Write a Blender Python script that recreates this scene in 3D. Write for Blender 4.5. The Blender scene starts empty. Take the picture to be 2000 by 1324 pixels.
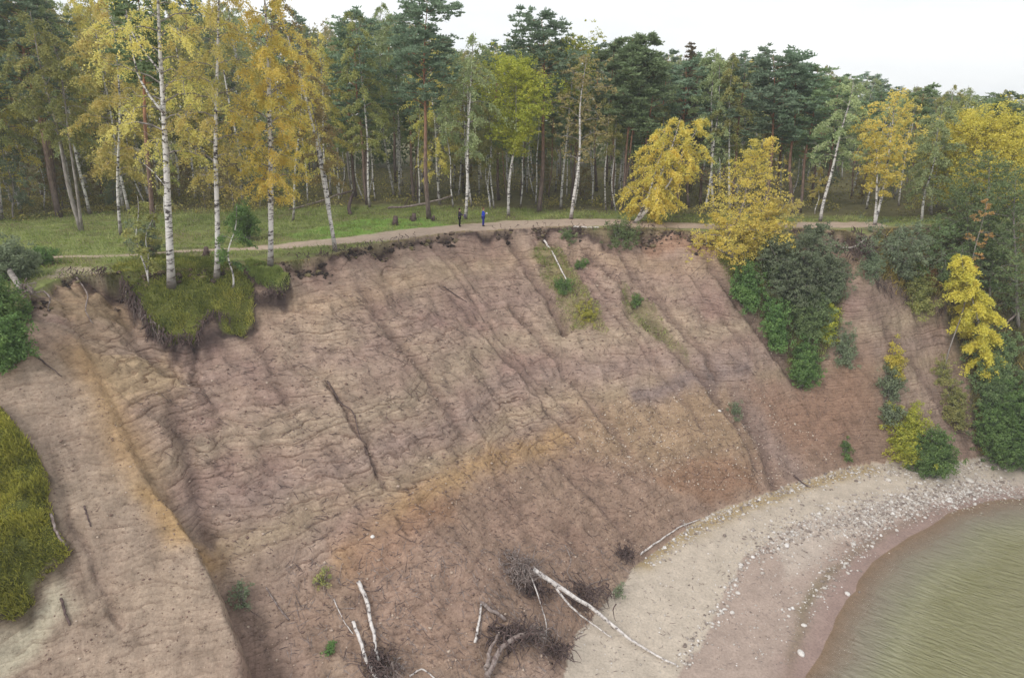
import bpy, math
import numpy as np
from math import radians, sin, cos, pi

sc = bpy.context.scene
col = sc.collection
# ------------------------------------------------------------------ camera, sky, sun, exposure
F_PX, CX, CY = 1300.0, 1000.0, 662.0          # focal length and centre, in photo pixels
PLAT, CAMH = 21.0, 31.9
PITCH = math.atan((662 - 210) / F_PX)
cam_d = bpy.data.cameras.new('camera'); cam = bpy.data.objects.new('camera', cam_d); col.objects.link(cam)
cam_d.sensor_width = 36.0; cam_d.lens = 36.0 * F_PX / 2000.0
cam_d.clip_start = 0.5; cam_d.clip_end = 3000
cam.location = (0, 0, CAMH); cam.rotation_euler = (pi / 2 - PITCH, 0, 0)
sc.camera = cam

SUN_EL, SUN_AZ = radians(44), radians(222)     # azimuth from +Y, clockwise
w = bpy.data.worlds.new('World'); sc.world = w; w.use_nodes = True
nt = w.node_tree; nt.nodes.clear()
out = nt.nodes.new('ShaderNodeOutputWorld'); bg = nt.nodes.new('ShaderNodeBackground')
sky = nt.nodes.new('ShaderNodeTexSky'); sky.sky_type = 'NISHITA'; sky.sun_disc = False
sky.sun_elevation = SUN_EL; sky.sun_rotation = SUN_AZ
tc = nt.nodes.new('ShaderNodeTexCoord'); mp = nt.nodes.new('ShaderNodeMapping'); mp.inputs['Scale'].default_value = (1, 1, 3.5)
nz = nt.nodes.new('ShaderNodeTexNoise'); nz.inputs['Scale'].default_value = 2.2; nz.inputs['Detail'].default_value = 5
cr = nt.nodes.new('ShaderNodeValToRGB')
cr.color_ramp.elements[0].position = 0.3; cr.color_ramp.elements[0].color = (7.6, 7.9, 8.2, 1)
cr.color_ramp.elements[1].position = 0.65; cr.color_ramp.elements[1].color = (10.2, 10.2, 10.1, 1)
mx = nt.nodes.new('ShaderNodeMix'); mx.data_type = 'RGBA'; mx.inputs[0].default_value = 0.9
nt.links.new(tc.outputs['Generated'], mp.inputs[0]); nt.links.new(mp.outputs[0], nz.inputs['Vector'])
nt.links.new(nz.outputs['Fac'], cr.inputs[0]); nt.links.new(sky.outputs[0], mx.inputs[6]); nt.links.new(cr.outputs[0], mx.inputs[7])
nt.links.new(mx.outputs[2], bg.inputs[0]); bg.inputs[1].default_value = 0.093; nt.links.new(bg.outputs[0], out.inputs[0])

sd = bpy.data.lights.new('sun', 'SUN'); sd.energy = 1.5; sd.angle = radians(22); sd.color = (1, 0.95, 0.88)
so = bpy.data.objects.new('sun', sd); col.objects.link(so); so.location = (0, 0, 80)
so.rotation_euler = (pi / 2 - SUN_EL, 0, -SUN_AZ + pi)   # light travels away from the sun's azimuth
sc.view_settings.view_transform = 'Standard'; sc.view_settings.look = 'None'
sc.view_settings.exposure = 0.42; sc.view_settings.gamma = 1

# ------------------------------------------------------------------ maths helpers
def hash3(i, j, k, s):
    n = (i * 374761393 + j * 668265263 + k * 2147483647 + s * 1274126177) & 0xFFFFFFFF
    n = ((n ^ (n >> 13)) * 1274126177) & 0xFFFFFFFF
    n = ((n ^ (n >> 15)) * 2246822519) & 0xFFFFFFFF
    return ((n ^ (n >> 16)) & 0xFFFFFF) / float(0xFFFFFF) * 2 - 1
def noise(x, y, z=0.0, s=0):
    x, y, z = np.broadcast_arrays(np.asarray(x, float), np.asarray(y, float), np.asarray(z, float))
    ix, iy, iz = np.floor(x).astype(np.int64), np.floor(y).astype(np.int64), np.floor(z).astype(np.int64)
    fx, fy, fz = x - ix, y - iy, z - iz
    ux, uy, uz = fx * fx * (3 - 2 * fx), fy * fy * (3 - 2 * fy), fz * fz * (3 - 2 * fz)
    def h(a, b, c): return hash3(ix + a, iy + b, iz + c, s)
    a = h(0, 0, 0) * (1 - ux) + h(1, 0, 0) * ux; b = h(0, 1, 0) * (1 - ux) + h(1, 1, 0) * ux
    r0 = a * (1 - uy) + b * uy
    if not np.any(uz): return r0
    a = h(0, 0, 1) * (1 - ux) + h(1, 0, 1) * ux; b = h(0, 1, 1) * (1 - ux) + h(1, 1, 1) * ux
    return r0 * (1 - uz) + (a * (1 - uy) + b * uy) * uz
def fbm(x, y, z=0.0, s=0, o=4, g=0.5):
    r = 0; a = 1; t = 0
    for k in range(o):
        f = 2 ** k
        r = r + a * noise(x * f + 17.3 * k, y * f - 9.1 * k, z * f, s + k * 7); t += a; a *= g
    return r / t
def sstep(a, b, x):
    t = np.clip((x - a) / (b - a), 0, 1); return t * t * (3 - 2 * t)
def seg_dist(px, py, poly, full=False):
    """distance of points to a plan polyline, signed (+ on its left), and the fraction along it"""
    best = np.full(px.shape, 1e18); sg = np.ones(px.shape); fr = np.zeros(px.shape)
    L = [0.0]
    for a, b in zip(poly[:-1], poly[1:]): L.append(L[-1] + math.hypot(b[0] - a[0], b[1] - a[1]))
    for k, (a, b) in enumerate(zip(poly[:-1], poly[1:])):
        dx, dy = b[0] - a[0], b[1] - a[1]; l2 = dx * dx + dy * dy + 1e-12
        t = np.clip(((px - a[0]) * dx + (py - a[1]) * dy) / l2, 0, 1)
        ex, ey = px - a[0] - t * dx, py - a[1] - t * dy
        d = ex * ex + ey * ey; m = d < best
        best = np.where(m, d, best)
        if full:
            sg = np.where(m, np.sign(dx * ey - dy * ex), sg); fr = np.where(m, (L[k] + t * (L[k + 1] - L[k])) / L[-1], fr)
    return (np.sqrt(best), sg, fr) if full else np.sqrt(best)
def in_poly(px, py, poly):
    r = np.zeros(px.shape, bool); n = len(poly); j = n - 1
    for i in range(n):
        xi, yi = poly[i]; xj, yj = poly[j]
        if yi != yj:
            c = ((yi > py) != (yj > py)) & (px < (xj - xi) * (py - yi) / (yj - yi) + xi); r ^= c
        j = i
    return r
SP, CP = sin(PITCH), cos(PITCH)
def ray(px, py):
    u, v = (px - CX) / F_PX, (CY - py) / F_PX
    return np.array([u, CP + v * SP, -SP + v * CP])
def on_z(px, py, z):
    r = ray(px, py); k = (z - CAMH) / r[2]; return (r[0] * k, r[1] * k)
def project(x, y, z):
    zz = z - CAMH; d = y * CP - zz * SP
    return CX + F_PX * x / d, CY - F_PX * (y * SP + zz * CP) / d

# ------------------------------------------------------------------ the lie of the land (plan curves)
lip = [on_z(px, py, PLAT) for px, py in [(2000, 436), (1900, 438), (1800, 440), (1720, 444), (1694, 462), (1650, 446), (1560, 442),
        (1500, 448), (1400, 453), (1330, 448), (1260, 444), (1190, 446), (1120, 440), (1060, 441), (960, 447), (900, 450), (870, 453), (810, 462),
        (760, 470), (700, 482), (650, 494), (600, 504), (500, 512), (420, 520), (300, 528), (215, 530), (120, 538), (70, 562), (20, 605)]]
lip = [(260, 80), (80, 70)] + lip + [(-32, 33), (-37, 27), (-48, 20), (-260, 5)]
foot = [on_z(px, py, 1.0) for px, py in [(2000, 905), (1930, 890), (1850, 905), (1700, 905), (1600, 930), (1450, 978), (1380, 1012),
        (1300, 1062), (1235, 1112), (1185, 1180), (1130, 1240), (1105, 1290), (1085, 1350)]]
foot = [(260, 60), (75, 55)] + foot + [(-3, 25.5), (-10, 21.5), (-20, 16), (-40, 8), (-260, 0)]
shore = [on_z(px, py, 0.0) for px, py in [(2000, 972), (1920, 982), (1850, 1005), (1780, 1045), (1710, 1095), (1668, 1150), (1650, 1190),
        (1615, 1250), (1570, 1330)]]
def smooth_line(P, n=5):
    o = []
    for i in range(len(P) - 1):
        p0, p1, p2, p3 = [np.array(P[min(max(k, 0), len(P) - 1)]) for k in (i - 1, i, i + 1, i + 2)]
        for f in np.arange(n) / n: o.append(tuple(0.5 * ((2 * p1) + (-p0 + p2) * f + (2 * p0 - 5 * p1 + 4 * p2 - p3) * f ** 2 + (-p0 + 3 * p1 - 3 * p2 + p3) * f ** 3) + 0.32 * np.array([noise(3 * (i + f), 3.1), noise(3 * (i + f), 7.7)])))
    return o + [tuple(P[-1])]
shore = smooth_line(shore); foot[2:-5] = smooth_line(foot[2:-5], 3)
shore = [(260, 50), (80, 45)] + shore + [(14.5, 24), (9, 8), (5, -20), (0, -400)]
plat_poly = lip + [(-3000, 5), (-3000, 3000), (3000, 3000), (3000, 80)]
slope_poly = foot + [(-3000, 0), (-3000, 3000), (3000, 3000), (3000, 60)]
water_poly = shore + [(3000, -400), (3000, 50)]

def grid_axis(lo, hi, step_fn, out_lo, out_hi):
    a = [lo]
    while a[-1] < hi: a.append(a[-1] + step_fn(a[-1]))
    s = 0.3
    while a[-1] < out_hi: a.append(a[-1] + s); s *= 1.22
    b = []; v = lo; s = 0.3
    while v > out_lo: v -= s; b.append(v); s *= 1.22
    return np.array(b[::-1] + a)
xs = grid_axis(-38, 52, lambda v: 0.12, -380, 380)
ys = grid_axis(20, 72, lambda v: 0.085 + 0.0012 * (v - 20), -330, 450)
GX, GY = np.meshgrid(xs, ys)
def base_height(X, Y):
    dL, dF, dW = seg_dist(X, Y, lip), seg_dist(X, Y, foot), seg_dist(X, Y, shore)
    ip, isl, iw = in_poly(X, Y, plat_poly), in_poly(X, Y, slope_poly), in_poly(X, Y, water_poly)
    iw &= ~isl; ip &= isl
    t = dF / (dF + dL + 1e-9)
    g = 0.55 * t + 0.45 * t ** 1.35 + 0.10 * np.sin(pi * t)
    zs = 1.0 + (PLAT - 1.0 - 1.0 * (0.30 + 0.9 * np.clip(0.2 + fbm(X / 2.2, Y / 2.2, 0, 7, 3) * 1.4, 0, 1))) * g
    tb = dW / (dW + dF + 1e-9)
    zb = tb * (0.75 + 0.25 * tb)
    Z = np.where(ip, PLAT, np.where(isl, zs, np.where(iw, -np.minimum(0.13 * dW, 5), zb)))
    return Z, ip, isl & ~ip, iw, t, dL, dF, dW
Z, IP, IS, IW, T, DL, DF, DW = base_height(GX, GY)
IB = ~(IP | IS | IW)

def lookup(A, x, y):
    i = np.clip(np.searchsorted(xs, x) - 1, 0, len(xs) - 2); j = np.clip(np.searchsorted(ys, y) - 1, 0, len(ys) - 2)
    fx = np.clip((x - xs[i]) / (xs[i + 1] - xs[i]), 0, 1); fy = np.clip((y - ys[j]) / (ys[j + 1] - ys[j]), 0, 1)
    return (A[j, i] * (1 - fx) * (1 - fy) + A[j, i + 1] * fx * (1 - fy) + A[j + 1, i] * (1 - fx) * fy + A[j + 1, i + 1] * fx * fy)
_K = np.concatenate([np.arange(12, 90, 0.05), np.arange(90, 400, 0.5)])
def cast(px, py):
    """where the sight line through a photo pixel meets the ground"""
    r = ray(px, py); P = r[None, :] * _K[:, None]; P[:, 2] += CAMH
    h = lookup(Z, P[:, 0], P[:, 1]); m = np.nonzero(P[:, 2] < h)[0]
    k = m[0] if len(m) else len(_K) - 1
    return np.array([P[k, 0], P[k, 1], h[k]])
def ground(x, y): return float(lookup(Z, np.array([x]), np.array([y]))[0])
def castxy(pts): return [tuple(cast(*p)[:2]) for p in pts]
def mask_poly(pts, soft=0.5, wob=0.6, s=0, world=None):
    """soft 0..1 mask inside a plan polygon"""
    poly = world or castxy(pts); b = (GX > min(p[0] for p in poly) - 4) & (GX < max(p[0] for p in poly) + 4) & (GY > min(p[1] for p in poly) - 4) & (GY < max(p[1] for p in poly) + 4)
    m = np.zeros(GX.shape); X, Y = GX[b], GY[b]
    X2 = X + wob * fbm(X / 1.3, Y / 1.3, 0, s + 3, 3); Y2 = Y + wob * fbm(X / 1.3, Y / 1.3, 5.5, s + 9, 3)
    d = seg_dist(X2, Y2, poly + [poly[0]]); i = in_poly(X2, Y2, poly)
    m[b] = sstep(-soft, soft, np.where(i, d, -d)); return m
def mask_line(pts, width, wob=0.3, s=0):
    poly = castxy(pts); b = (GX > min(p[0] for p in poly) - 4) & (GX < max(p[0] for p in poly) + 4) & (GY > min(p[1] for p in poly) - 4) & (GY < max(p[1] for p in poly) + 4)
    m = np.zeros(GX.shape); X, Y = GX[b], GY[b]
    X2 = X + wob * fbm(X / 1.1, Y / 1.1, 0, s + 3, 3); Y2 = Y + wob * fbm(X / 1.1, Y / 1.1, 5.5, s + 9, 3)
    m[b] = np.exp(-(seg_dist(X2, Y2, poly) / width) ** 2); return m

S = IS.astype(float)
# --- big forms
edgefade = sstep(0, 2.5, DL) * sstep(0, 2.0, DF)
Z += S * edgefade * (0.75 * fbm(GX / 6.5, GY / 9, 0, 1, 3) + 0.07 * fbm(GX / 1.9, GY / 2.4, 0, 2, 3))
# sand apron on the left above a gully
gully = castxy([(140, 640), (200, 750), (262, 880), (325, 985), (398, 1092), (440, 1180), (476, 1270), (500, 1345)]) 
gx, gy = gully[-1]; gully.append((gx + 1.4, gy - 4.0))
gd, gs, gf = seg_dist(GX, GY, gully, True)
leftside = gs < 0
amp = 0.20 + 2.0 * sstep(0.25, 0.95, gf)
wobg = gd + 0.12 * fbm(GX * 1.4, GY * 1.4, 0, 11, 3)
Z += S * sstep(0, 1.0, DF) * np.where(leftside, amp * sstep(0.0, 0.45, wobg) * np.exp(-np.maximum(gd - 1, 0) / 7.0), -0.5 * amp * np.exp(-(gd / 2.2) ** 2) )
# rills running down the face
rills = [([(985, 452), (1010, 490), (1060, 560), (1105, 640)], 0.45, 0.55), ([(640, 745), (690, 815), (728, 890), (745, 940)], 0.22, 0.34), ([(775, 1005), (800, 1040)], 0.15, 0.2), ([(830, 470), (930, 590), (1030, 720), (1110, 800)], 0.22, 0.22), ([(1060, 450), (1170, 580), (1290, 720), (1380, 850)], 0.2, 0.2), ([(1330, 520), (1400, 600), (1480, 720)], 0.22, 0.22), ([(930, 620), (1000, 700), (1060, 790), (1130, 860)], 0.22, 0.2),
         ([(1150, 490), (1230, 580), (1320, 680), (1420, 800), (1480, 900)], 0.40, 0.35), ([(1180, 470), (1260, 560), (1340, 650), (1400, 730)], 0.35, 0.35),
         ([(865, 560), (920, 620), (985, 700), (1060, 760)], 0.25, 0.30), ([(340, 770), (355, 860), (385, 960), (400, 1040)], 0.55, 0.35),
         ([(1385, 515), (1440, 590), (1510, 680), (1570, 750)], 0.35, 0.4), ([(1450, 800), (1490, 860), (1510, 930)], 0.6, 0.45),
         ([(1020, 440), (1090, 470), (1170, 560), (1230, 620)], 0.25, 0.25), ([(700, 560), (760, 640), (830, 730), (900, 830)], 0.5, 0.3),
         ([(1700, 600), (1780, 700), (1850, 800), (1890, 870)], 0.4, 0.3), ([(1090, 900), (1150, 960), (1230, 1050)], 0.4, 0.25),
         ([(130, 990), (160, 1070), (200, 1140), (235, 1215)], 0.16, 0.20), ([(480, 600), (520, 680), (560, 780)], 0.5, 0.25),
         ([(375, 660), (378, 740)], 0.2, 0.3), ([(1000, 600), (1080, 690), (1160, 790), (1230, 880)], 0.4, 0.3)]
RM = np.zeros(GX.shape)
for k, (pts, wd, dp) in enumerate(rills):
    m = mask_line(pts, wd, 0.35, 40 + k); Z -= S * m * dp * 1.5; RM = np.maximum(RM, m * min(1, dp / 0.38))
# terraces of the sand beds
strata_zone = np.clip(0.35 + 1.3 * fbm(GX / 3.6, GY / 3.6, Z / 3, 21, 3), 0, 1)
strata_zone = np.maximum(strata_zone, mask_poly([(230, 560), (420, 690), (430, 1060), (330, 960), (200, 700)], 1.2))
strata_zone = np.maximum(strata_zone, 0.8 * mask_poly([(420, 860), (900, 780), (1050, 820), (700, 1000), (430, 1080)], 1.5))
apron = mask_poly([(0, 745), (120, 700), (200, 750), (262, 880), (325, 985), (398, 1092), (480, 1290), (500, 1500), (-100, 1500), (-200, 900)], 0.5)
lowred = mask_poly([(700, 1060), (1000, 905), (1260, 760), (1450, 745), (1700, 700), (1760, 890), (1600, 925), (1380, 1005), (1230, 1105), (1100, 1300), (900, 1324), (620, 1324), (560, 1180)], 1.0)
strata_zone *= (1 - 0.55 * apron) * (1 - 0.75 * lowred) * sstep(0.02, 0.10, T)
for th, am, sd_ in ((0.62, 0.42, 31), (0.30, 0.62, 37)):
    q = (Z + (0.22 + 0.7 * sstep(11, 16, Z)) * fbm(GX / 5, GY / 5, 0, sd_, 3) ) / th
    fr = q - np.floor(q)
    loc = np.clip(0.45 + 1.7 * fbm(GX / 1.7, GY / 1.7, Z * 1.1, sd_ + 2, 3), 0, 1)
    Z += S * edgefade * strata_zone * loc * am * th * (sstep(0.36, 0.64, fr) - fr)
# scattered small slips: sharp scoops with a step at their head
sc_n = fbm(GX / 2.6, GY / 1.0, 0, 53, 4); Z -= S * edgefade * (1 - 0.7 * apron) * 0.16 * sstep(0.10, 0.17, sc_n) * sstep(0.62, 0.2, sc_n)
SLIP = S * edgefade * (1 - 0.7 * apron) * np.exp(-((sc_n - 0.135) / 0.03) ** 2)
Z += S * sstep(0, 0.6, DL) * (0.07 * fbm(GX / 0.55, GY / 0.7, 0, 51, 3)) * (1 - 0.6 * apron)
_, _, _a1 = seg_dist(GX, GY, lip[2:-3], True); _, _, _a2 = seg_dist(GX, GY, foot[2:-2], True); _u = (T * _a1 + (1 - T) * _a2 ** 0.62) * 100
Z -= S * edgefade * (1 - 0.6 * apron) * 0.11 * sstep(0.12, 0.42, fbm(_u / 1.1, T * 2.2, 0, 58, 3)) 
# ragged band just under the lip
lipband = S * np.exp(-((DL - 0.4) / 1.0) ** 2)
Z -= lipband * (0.02 + 0.55 * np.maximum(fbm(GX / 0.8, GY / 0.8, 0, 55, 3), -0.3))
# plateau and beach
PL = IP.astype(float)
Z += PL * (0.13 * fbm(GX / 5, GY / 5, 0, 61, 3) + 0.04 * fbm(GX / 0.7, GY / 0.7, 0, 62, 2)) - PL * 0.10 * np.exp(-(DL / 0.6) ** 2)
Z += IB * sstep(0, 1.5, DW) * (0.06 * fbm(GX / 2.2, GY / 2.2, 0, 63, 3) + 0.02 * fbm(GX / 0.3, GY / 0.3, 0, 64, 2))
# turf slump with birches, the smaller one beside it, the turf carpet at far left
def lobe(poly, top, slope_y, drop, soft, s, y0):
    """raise the ground inside a plan polygon to a tilted turf surface"""
    global Z
    m = mask_poly(None, soft, 0.5, s, world=poly)
    surf = top - slope_y * np.maximum(y0 - GY, 0) + 0.18 * fbm(GX / 1.3, GY / 1.3, 0, s, 3)
    Z = np.where(m > 0, Z * (1 - m) + np.maximum(Z, surf) * m, Z); return m
lobe_px = [(215, 532), (235, 560), (275, 590), (300, 640), (340, 668), (378, 655), (412, 600), (438, 616), (470, 604), (494, 572), (500, 530), (430, 512), (300, 505)]
lp = [on_z(px, py, PLAT - 0.2 - 3.6 * max(0, (py - 525)) / 145.0) for px, py in lobe_px]
Z -= S * 1.25 * mask_line([(222, 556), (258, 610), (292, 665), (340, 700), (395, 692), (430, 668), (470, 640)], 1.1, 0.3) + S * 0.8 * mask_line([(500, 600), (560, 600)], 0.8, 0.2)
LB = lobe(lp, PLAT - 0.1, 0.78, 0, 0.22, 71, on_z(340, 512, PLAT)[1])
lobe2_px = [(480, 520), (490, 560), (508, 580), (556, 582), (570, 556), (545, 530), (520, 515)]
lp2 = [on_z(px, py, PLAT - 0.3 - 2.0 * max(0, (py - 515)) / 70.0) for px, py in lobe2_px]
LB2 = lobe(lp2, PLAT - 0.3, 0.65, 0, 0.2, 72, on_z(520, 515, PLAT)[1])
carpet_px = [(-160, 790), (0, 805), (55, 880), (98, 930), (100, 1000), (138, 1090), (120, 1125), (85, 1160), (55, 1218), (0, 1230), (-150, 1260)]
cp_w = castxy(carpet_px)
CM = mask_poly(None, 0.25, 0.4, 73, world=cp_w); Z += CM * (0.75 + 0.35 * fbm(GX / 1.6, GY / 1.6, 0, 74, 3))
# wooded headland on the right stands proud of the bare hollow
head_px = [(1690, 540), (1760, 585), (1838, 605), (1850, 670), (1885, 740), (1895, 880), (2300, 900), (2300, 440), (1720, 440)]
HM = mask_poly(head_px, 0.35, 0.7, 75); Z += S * HM * 1.2 * sstep(0, 2.5, DF) * sstep(0, 3, DL)
strip_px = [(1400, 510), (1445, 590), (1520, 690), (1580, 755), (1620, 690), (1650, 640), (1630, 520), (1560, 470), (1440, 480)]
VM = mask_poly(strip_px, 0.4, 0.7, 76); Z += S * VM * 0.35

# ------------------------------------------------------------------ materials
def new_mat(name):
    m = bpy.data.materials.new(name); m.use_nodes = True; n = m.node_tree.nodes; n.clear()
    o = n.new('ShaderNodeOutputMaterial'); b = n.new('ShaderNodeBsdfPrincipled'); m.node_tree.links.new(b.outputs[0], o.inputs[0])
    b.inputs['Specular IOR Level'].default_value = 0.25; b.inputs['Roughness'].default_value = 0.9
    return m, m.node_tree, b
def node(nt, t, **kw):
    n = nt.nodes.new(t)
    for k, v in kw.items():
        if k in n.inputs.keys(): n.inputs[k].default_value = v
        else: setattr(n, k, v)
    return n
def tex_noise(nt, scale, vec=(1, 1, 1), detail=4, rough=0.55, coord='Object'):
    tc = node(nt, 'ShaderNodeTexCoord'); mp = node(nt, 'ShaderNodeMapping'); mp.inputs['Scale'].default_value = vec
    n = node(nt, 'ShaderNodeTexNoise', Scale=scale, Detail=detail, Roughness=rough)
    nt.links.new(tc.outputs[coord], mp.inputs[0]); nt.links.new(mp.outputs[0], n.inputs['Vector']); return n.outputs['Fac']
def ramp(nt, src, stops):
    r = node(nt, 'ShaderNodeValToRGB'); e = r.color_ramp.elements
    while len(e) < len(stops): e.new(0.5)
    for k, (p, c) in enumerate(stops): e[k].position = p; e[k].color = (*c, 1) if len(c) == 3 else c
    nt.links.new(src, r.inputs[0]); return r.outputs[0]
def mul(nt, a, b, f=1.0, mode='MULTIPLY'):
    m = node(nt, 'ShaderNodeMix', data_type='RGBA', blend_type=mode); m.inputs[0].default_value = f
    nt.links.new(a, m.inputs[6]); nt.links.new(b, m.inputs[7]); return m.outputs[2]
def bump(nt, b, h, strength, dist, prev=None):
    n = node(nt, 'ShaderNodeBump', Strength=strength, Distance=dist); nt.links.new(h, n.inputs['Height'])
    if prev is not None: nt.links.new(prev, n.inputs['Normal'])
    nt.links.new(n.outputs[0], b.inputs['Normal']); return n.outputs[0]
def g3(v): return (v, v, v)

def ground_mat(name, strata, grain, var=(0.72, 1.22)):
    m, nt, b = new_mat(name)
    at = node(nt, 'ShaderNodeAttribute', attribute_name='soil')
    c = at.outputs['Color']
    c = mul(nt, c, ramp(nt, tex_noise(nt, 0.9, detail=6, rough=0.6), [(0.3, g3(var[0])), (0.7, g3(var[1]))]))
    c = mul(nt, c, ramp(nt, tex_noise(nt, 7.0, detail=6, rough=0.7), [(0.28, g3(0.62)), (0.55, g3(1.0)), (0.75, g3(1.18))]), 0.8)
    if strata:
        fa = node(nt, 'ShaderNodeAttribute', attribute_name='flow'); sx = node(nt, 'ShaderNodeSeparateXYZ'); nt.links.new(fa.outputs['Vector'], sx.inputs[0])
        tco = node(nt, 'ShaderNodeTexCoord'); sp = node(nt, 'ShaderNodeSeparateXYZ'); nt.links.new(tco.outputs['Object'], sp.inputs[0])
        def math_(op, a, b=None):
            q = node(nt, 'ShaderNodeMath', operation=op)
            for k_, v_ in enumerate((a, b)):
                if v_ is None: continue
                if isinstance(v_, (int, float)): q.inputs[k_].default_value = v_
                else: nt.links.new(v_, q.inputs[k_])
            return q.outputs[0]
        warp = tex_noise(nt, 0.22, (1, 1, 0.8), 3, 0.5); warp2 = tex_noise(nt, 1.6, (1, 1, 0.6), 4, 0.6)
        def beds(freq, amt):                                    # thin broken dark lines where one bed overhangs the next
            h = math_('ADD', math_('ADD', math_('MULTIPLY', sp.outputs[2], freq), math_('MULTIPLY', warp, amt)), math_('MULTIPLY', warp2, 0.42)); return math_('FRACT', h)
        b1, b2 = beds(1.7, 3.2), beds(4.2, 6.0)
        m1 = ramp(nt, tex_noise(nt, 0.55, (1, 1, 2.0), 5, 0.7), [(0.40, g3(0)), (0.54, g3(1))]); m2 = ramp(nt, tex_noise(nt, 0.8, (1, 1, 1.6), 5, 0.7), [(0.42, g3(0)), (0.54, g3(1))])
        sm = node(nt, 'ShaderNodeMapRange'); sm.inputs['To Min'].default_value = 0.35; nt.links.new(fa.outputs['Vector'], sx.inputs[0]); nt.links.new(sx.outputs[2], sm.inputs[0])
        def line(fr_, mask, stops):
            q = node(nt, 'ShaderNodeMix', data_type='RGBA'); mm = node(nt, 'ShaderNodeMath', operation='MULTIPLY'); nt.links.new(mask, mm.inputs[0]); nt.links.new(sm.outputs[0], mm.inputs[1])
            nt.links.new(mm.outputs[0], q.inputs[0]); q.inputs[6].default_value = (1, 1, 1, 1); nt.links.new(ramp(nt, fr_, stops), q.inputs[7]); return q.outputs[2]
        c = mul(nt, c, line(b1, m1, [(0.0, (0.48, 0.42, 0.40)), (0.10, (0.68, 0.63, 0.61)), (0.22, g3(0.98)), (0.85, g3(1.10)), (1.0, g3(1.16))]))
        c = mul(nt, c, line(b2, m2, [(0.0, (0.60, 0.55, 0.53)), (0.22, g3(0.9)), (0.5, g3(1.03)), (1.0, g3(1.12))]))
        mpf = node(nt, 'ShaderNodeMapping'); mpf.inputs['Scale'].default_value = (2.3, 0.13, 0); nt.links.new(fa.outputs['Vector'], mpf.inputs[0])
        ws = node(nt, 'ShaderNodeTexNoise', Scale=1.0, Detail=6, Roughness=0.68, Distortion=0.25); nt.links.new(mpf.outputs[0], ws.inputs['Vector'])
        c = mul(nt, c, ramp(nt, ws.outputs['Fac'], [(0.30, (0.55, 0.50, 0.48)), (0.42, (0.88, 0.86, 0.85)), (0.55, g3(1.04)), (0.75, g3(1.12))]), 0.55)
        fk = tex_noise(nt, 1.0, (3.0, 3.0, 6.5), 6, 0.75)
        c = mul(nt, c, ramp(nt, fk, [(0.35, (0.40, 0.35, 0.34)), (0.42, (0.92, 0.91, 0.9)), (0.62, g3(1.06)), (0.70, g3(1.25))]), 0.85)
    nt.links.new(c, b.inputs['Base Color'])
    p = bump(nt, b, tex_noise(nt, 2.2, detail=8, rough=0.65), 0.6, (0.07 if strata else 0.22 * grain))
    p = bump(nt, b, tex_noise(nt, 11, detail=5, rough=0.7), 0.8, 0.05 * grain, p)
    if strata:
        p = bump(nt, b, b1, 0.6, 0.05, p); p = bump(nt, b, fk, 0.9, 0.12, p); bump(nt, b, ws.outputs['Fac'], 0.6, 0.12, p)
    return m
M_cliff = ground_mat('bare_cliff_soil', True, 1.0)
M_plat = ground_mat('turf_soil', False, 0.8)
M_path = ground_mat('trodden_sand', False, 0.35, (0.88, 1.1))
M_beach = ground_mat('beach_sand', False, 0.35, (0.86, 1.12))

# soil colours
def setc(C, m, c, k=1.0):
    m = (m * k)[..., None]; C[:] = C * (1 - m) + np.array(c) * m
C = np.zeros(GX.shape + (3,)); C[:] = (0.40, 0.295, 0.245)
n1 = fbm(GX / 3, GY / 3, Z / 3, 81, 4); setc(C, sstep(0.0, 0.6, n1), (0.36, 0.245, 0.215)); setc(C, sstep(0.0, 0.6, -n1), (0.45, 0.345, 0.27))
# beds that follow the height
bed = Z + 0.6 * fbm(GX / 7, GY / 7, 0, 83, 3)
for z0, wd, c, k in ((18.3, 0.8, (0.46, 0.34, 0.24), 0.6), (15.5, 0.5, (0.33, 0.23, 0.21), 0.5), (13.0, 0.7, (0.45, 0.36, 0.27), 0.6), (11.0, 0.5, (0.35, 0.26, 0.235), 0.6), (9.4, 0.5, (0.46, 0.36, 0.25), 0.5)):
    setc(C, np.exp(-((bed - z0) / wd) ** 2), c, k)
setc(C, lowred, (0.35, 0.24, 0.185), 0.75)
setc(C, mask_poly([(1120, 800), (1300, 760), (1460, 750), (1480, 900), (1300, 920), (1130, 880)], 1.2), (0.42, 0.30, 0.20), 0.8)
setc(C, mask_line([(680, 1090), (770, 1010), (900, 925), (1010, 880), (1100, 850)], 0.8), (0.47, 0.31, 0.17), 0.85)
setc(C, mask_poly([(660, 1060), (780, 1020), (890, 960), (880, 1010), (760, 1120), (670, 1130)], 0.7), (0.38, 0.215, 0.13), 0.6)
setc(C, mask_line([(1240, 770), (1340, 740), (1460, 725)], 0.7), (0.27, 0.21, 0.21), 0.8)
setc(C, mask_poly([(1270, 925), (1390, 895), (1460, 900), (1480, 950), (1400, 985), (1310, 960)], 0.4), (0.33, 0.19, 0.12), 0.6)
setc(C, mask_poly([(1430, 760), (1660, 700), (1720, 780), (1640, 900), (1540, 900)], 1.2), (0.35, 0.215, 0.155), 0.7)
setc(C, mask_line([(1440, 790), (1500, 870), (1560, 930)], 0.9), (0.36, 0.27, 0.245), 0.8)
setc(C, mask_poly([(620, 940), (880, 1050), (1000, 1130), (860, 1324), (700, 1180)], 1.2), (0.40, 0.275, 0.225), 0.5)
setc(C, apron, (0.43, 0.335, 0.27), 0.85)
setc(C, mask_line([(160, 690), (200, 760), (235, 840), (265, 900)], 1.1), (0.47, 0.31, 0.17), 0.8)
setc(C, mask_line([(290, 965), (345, 1035), (410, 1100)], 0.7), (0.50, 0.33, 0.17), 0.9)
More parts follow.
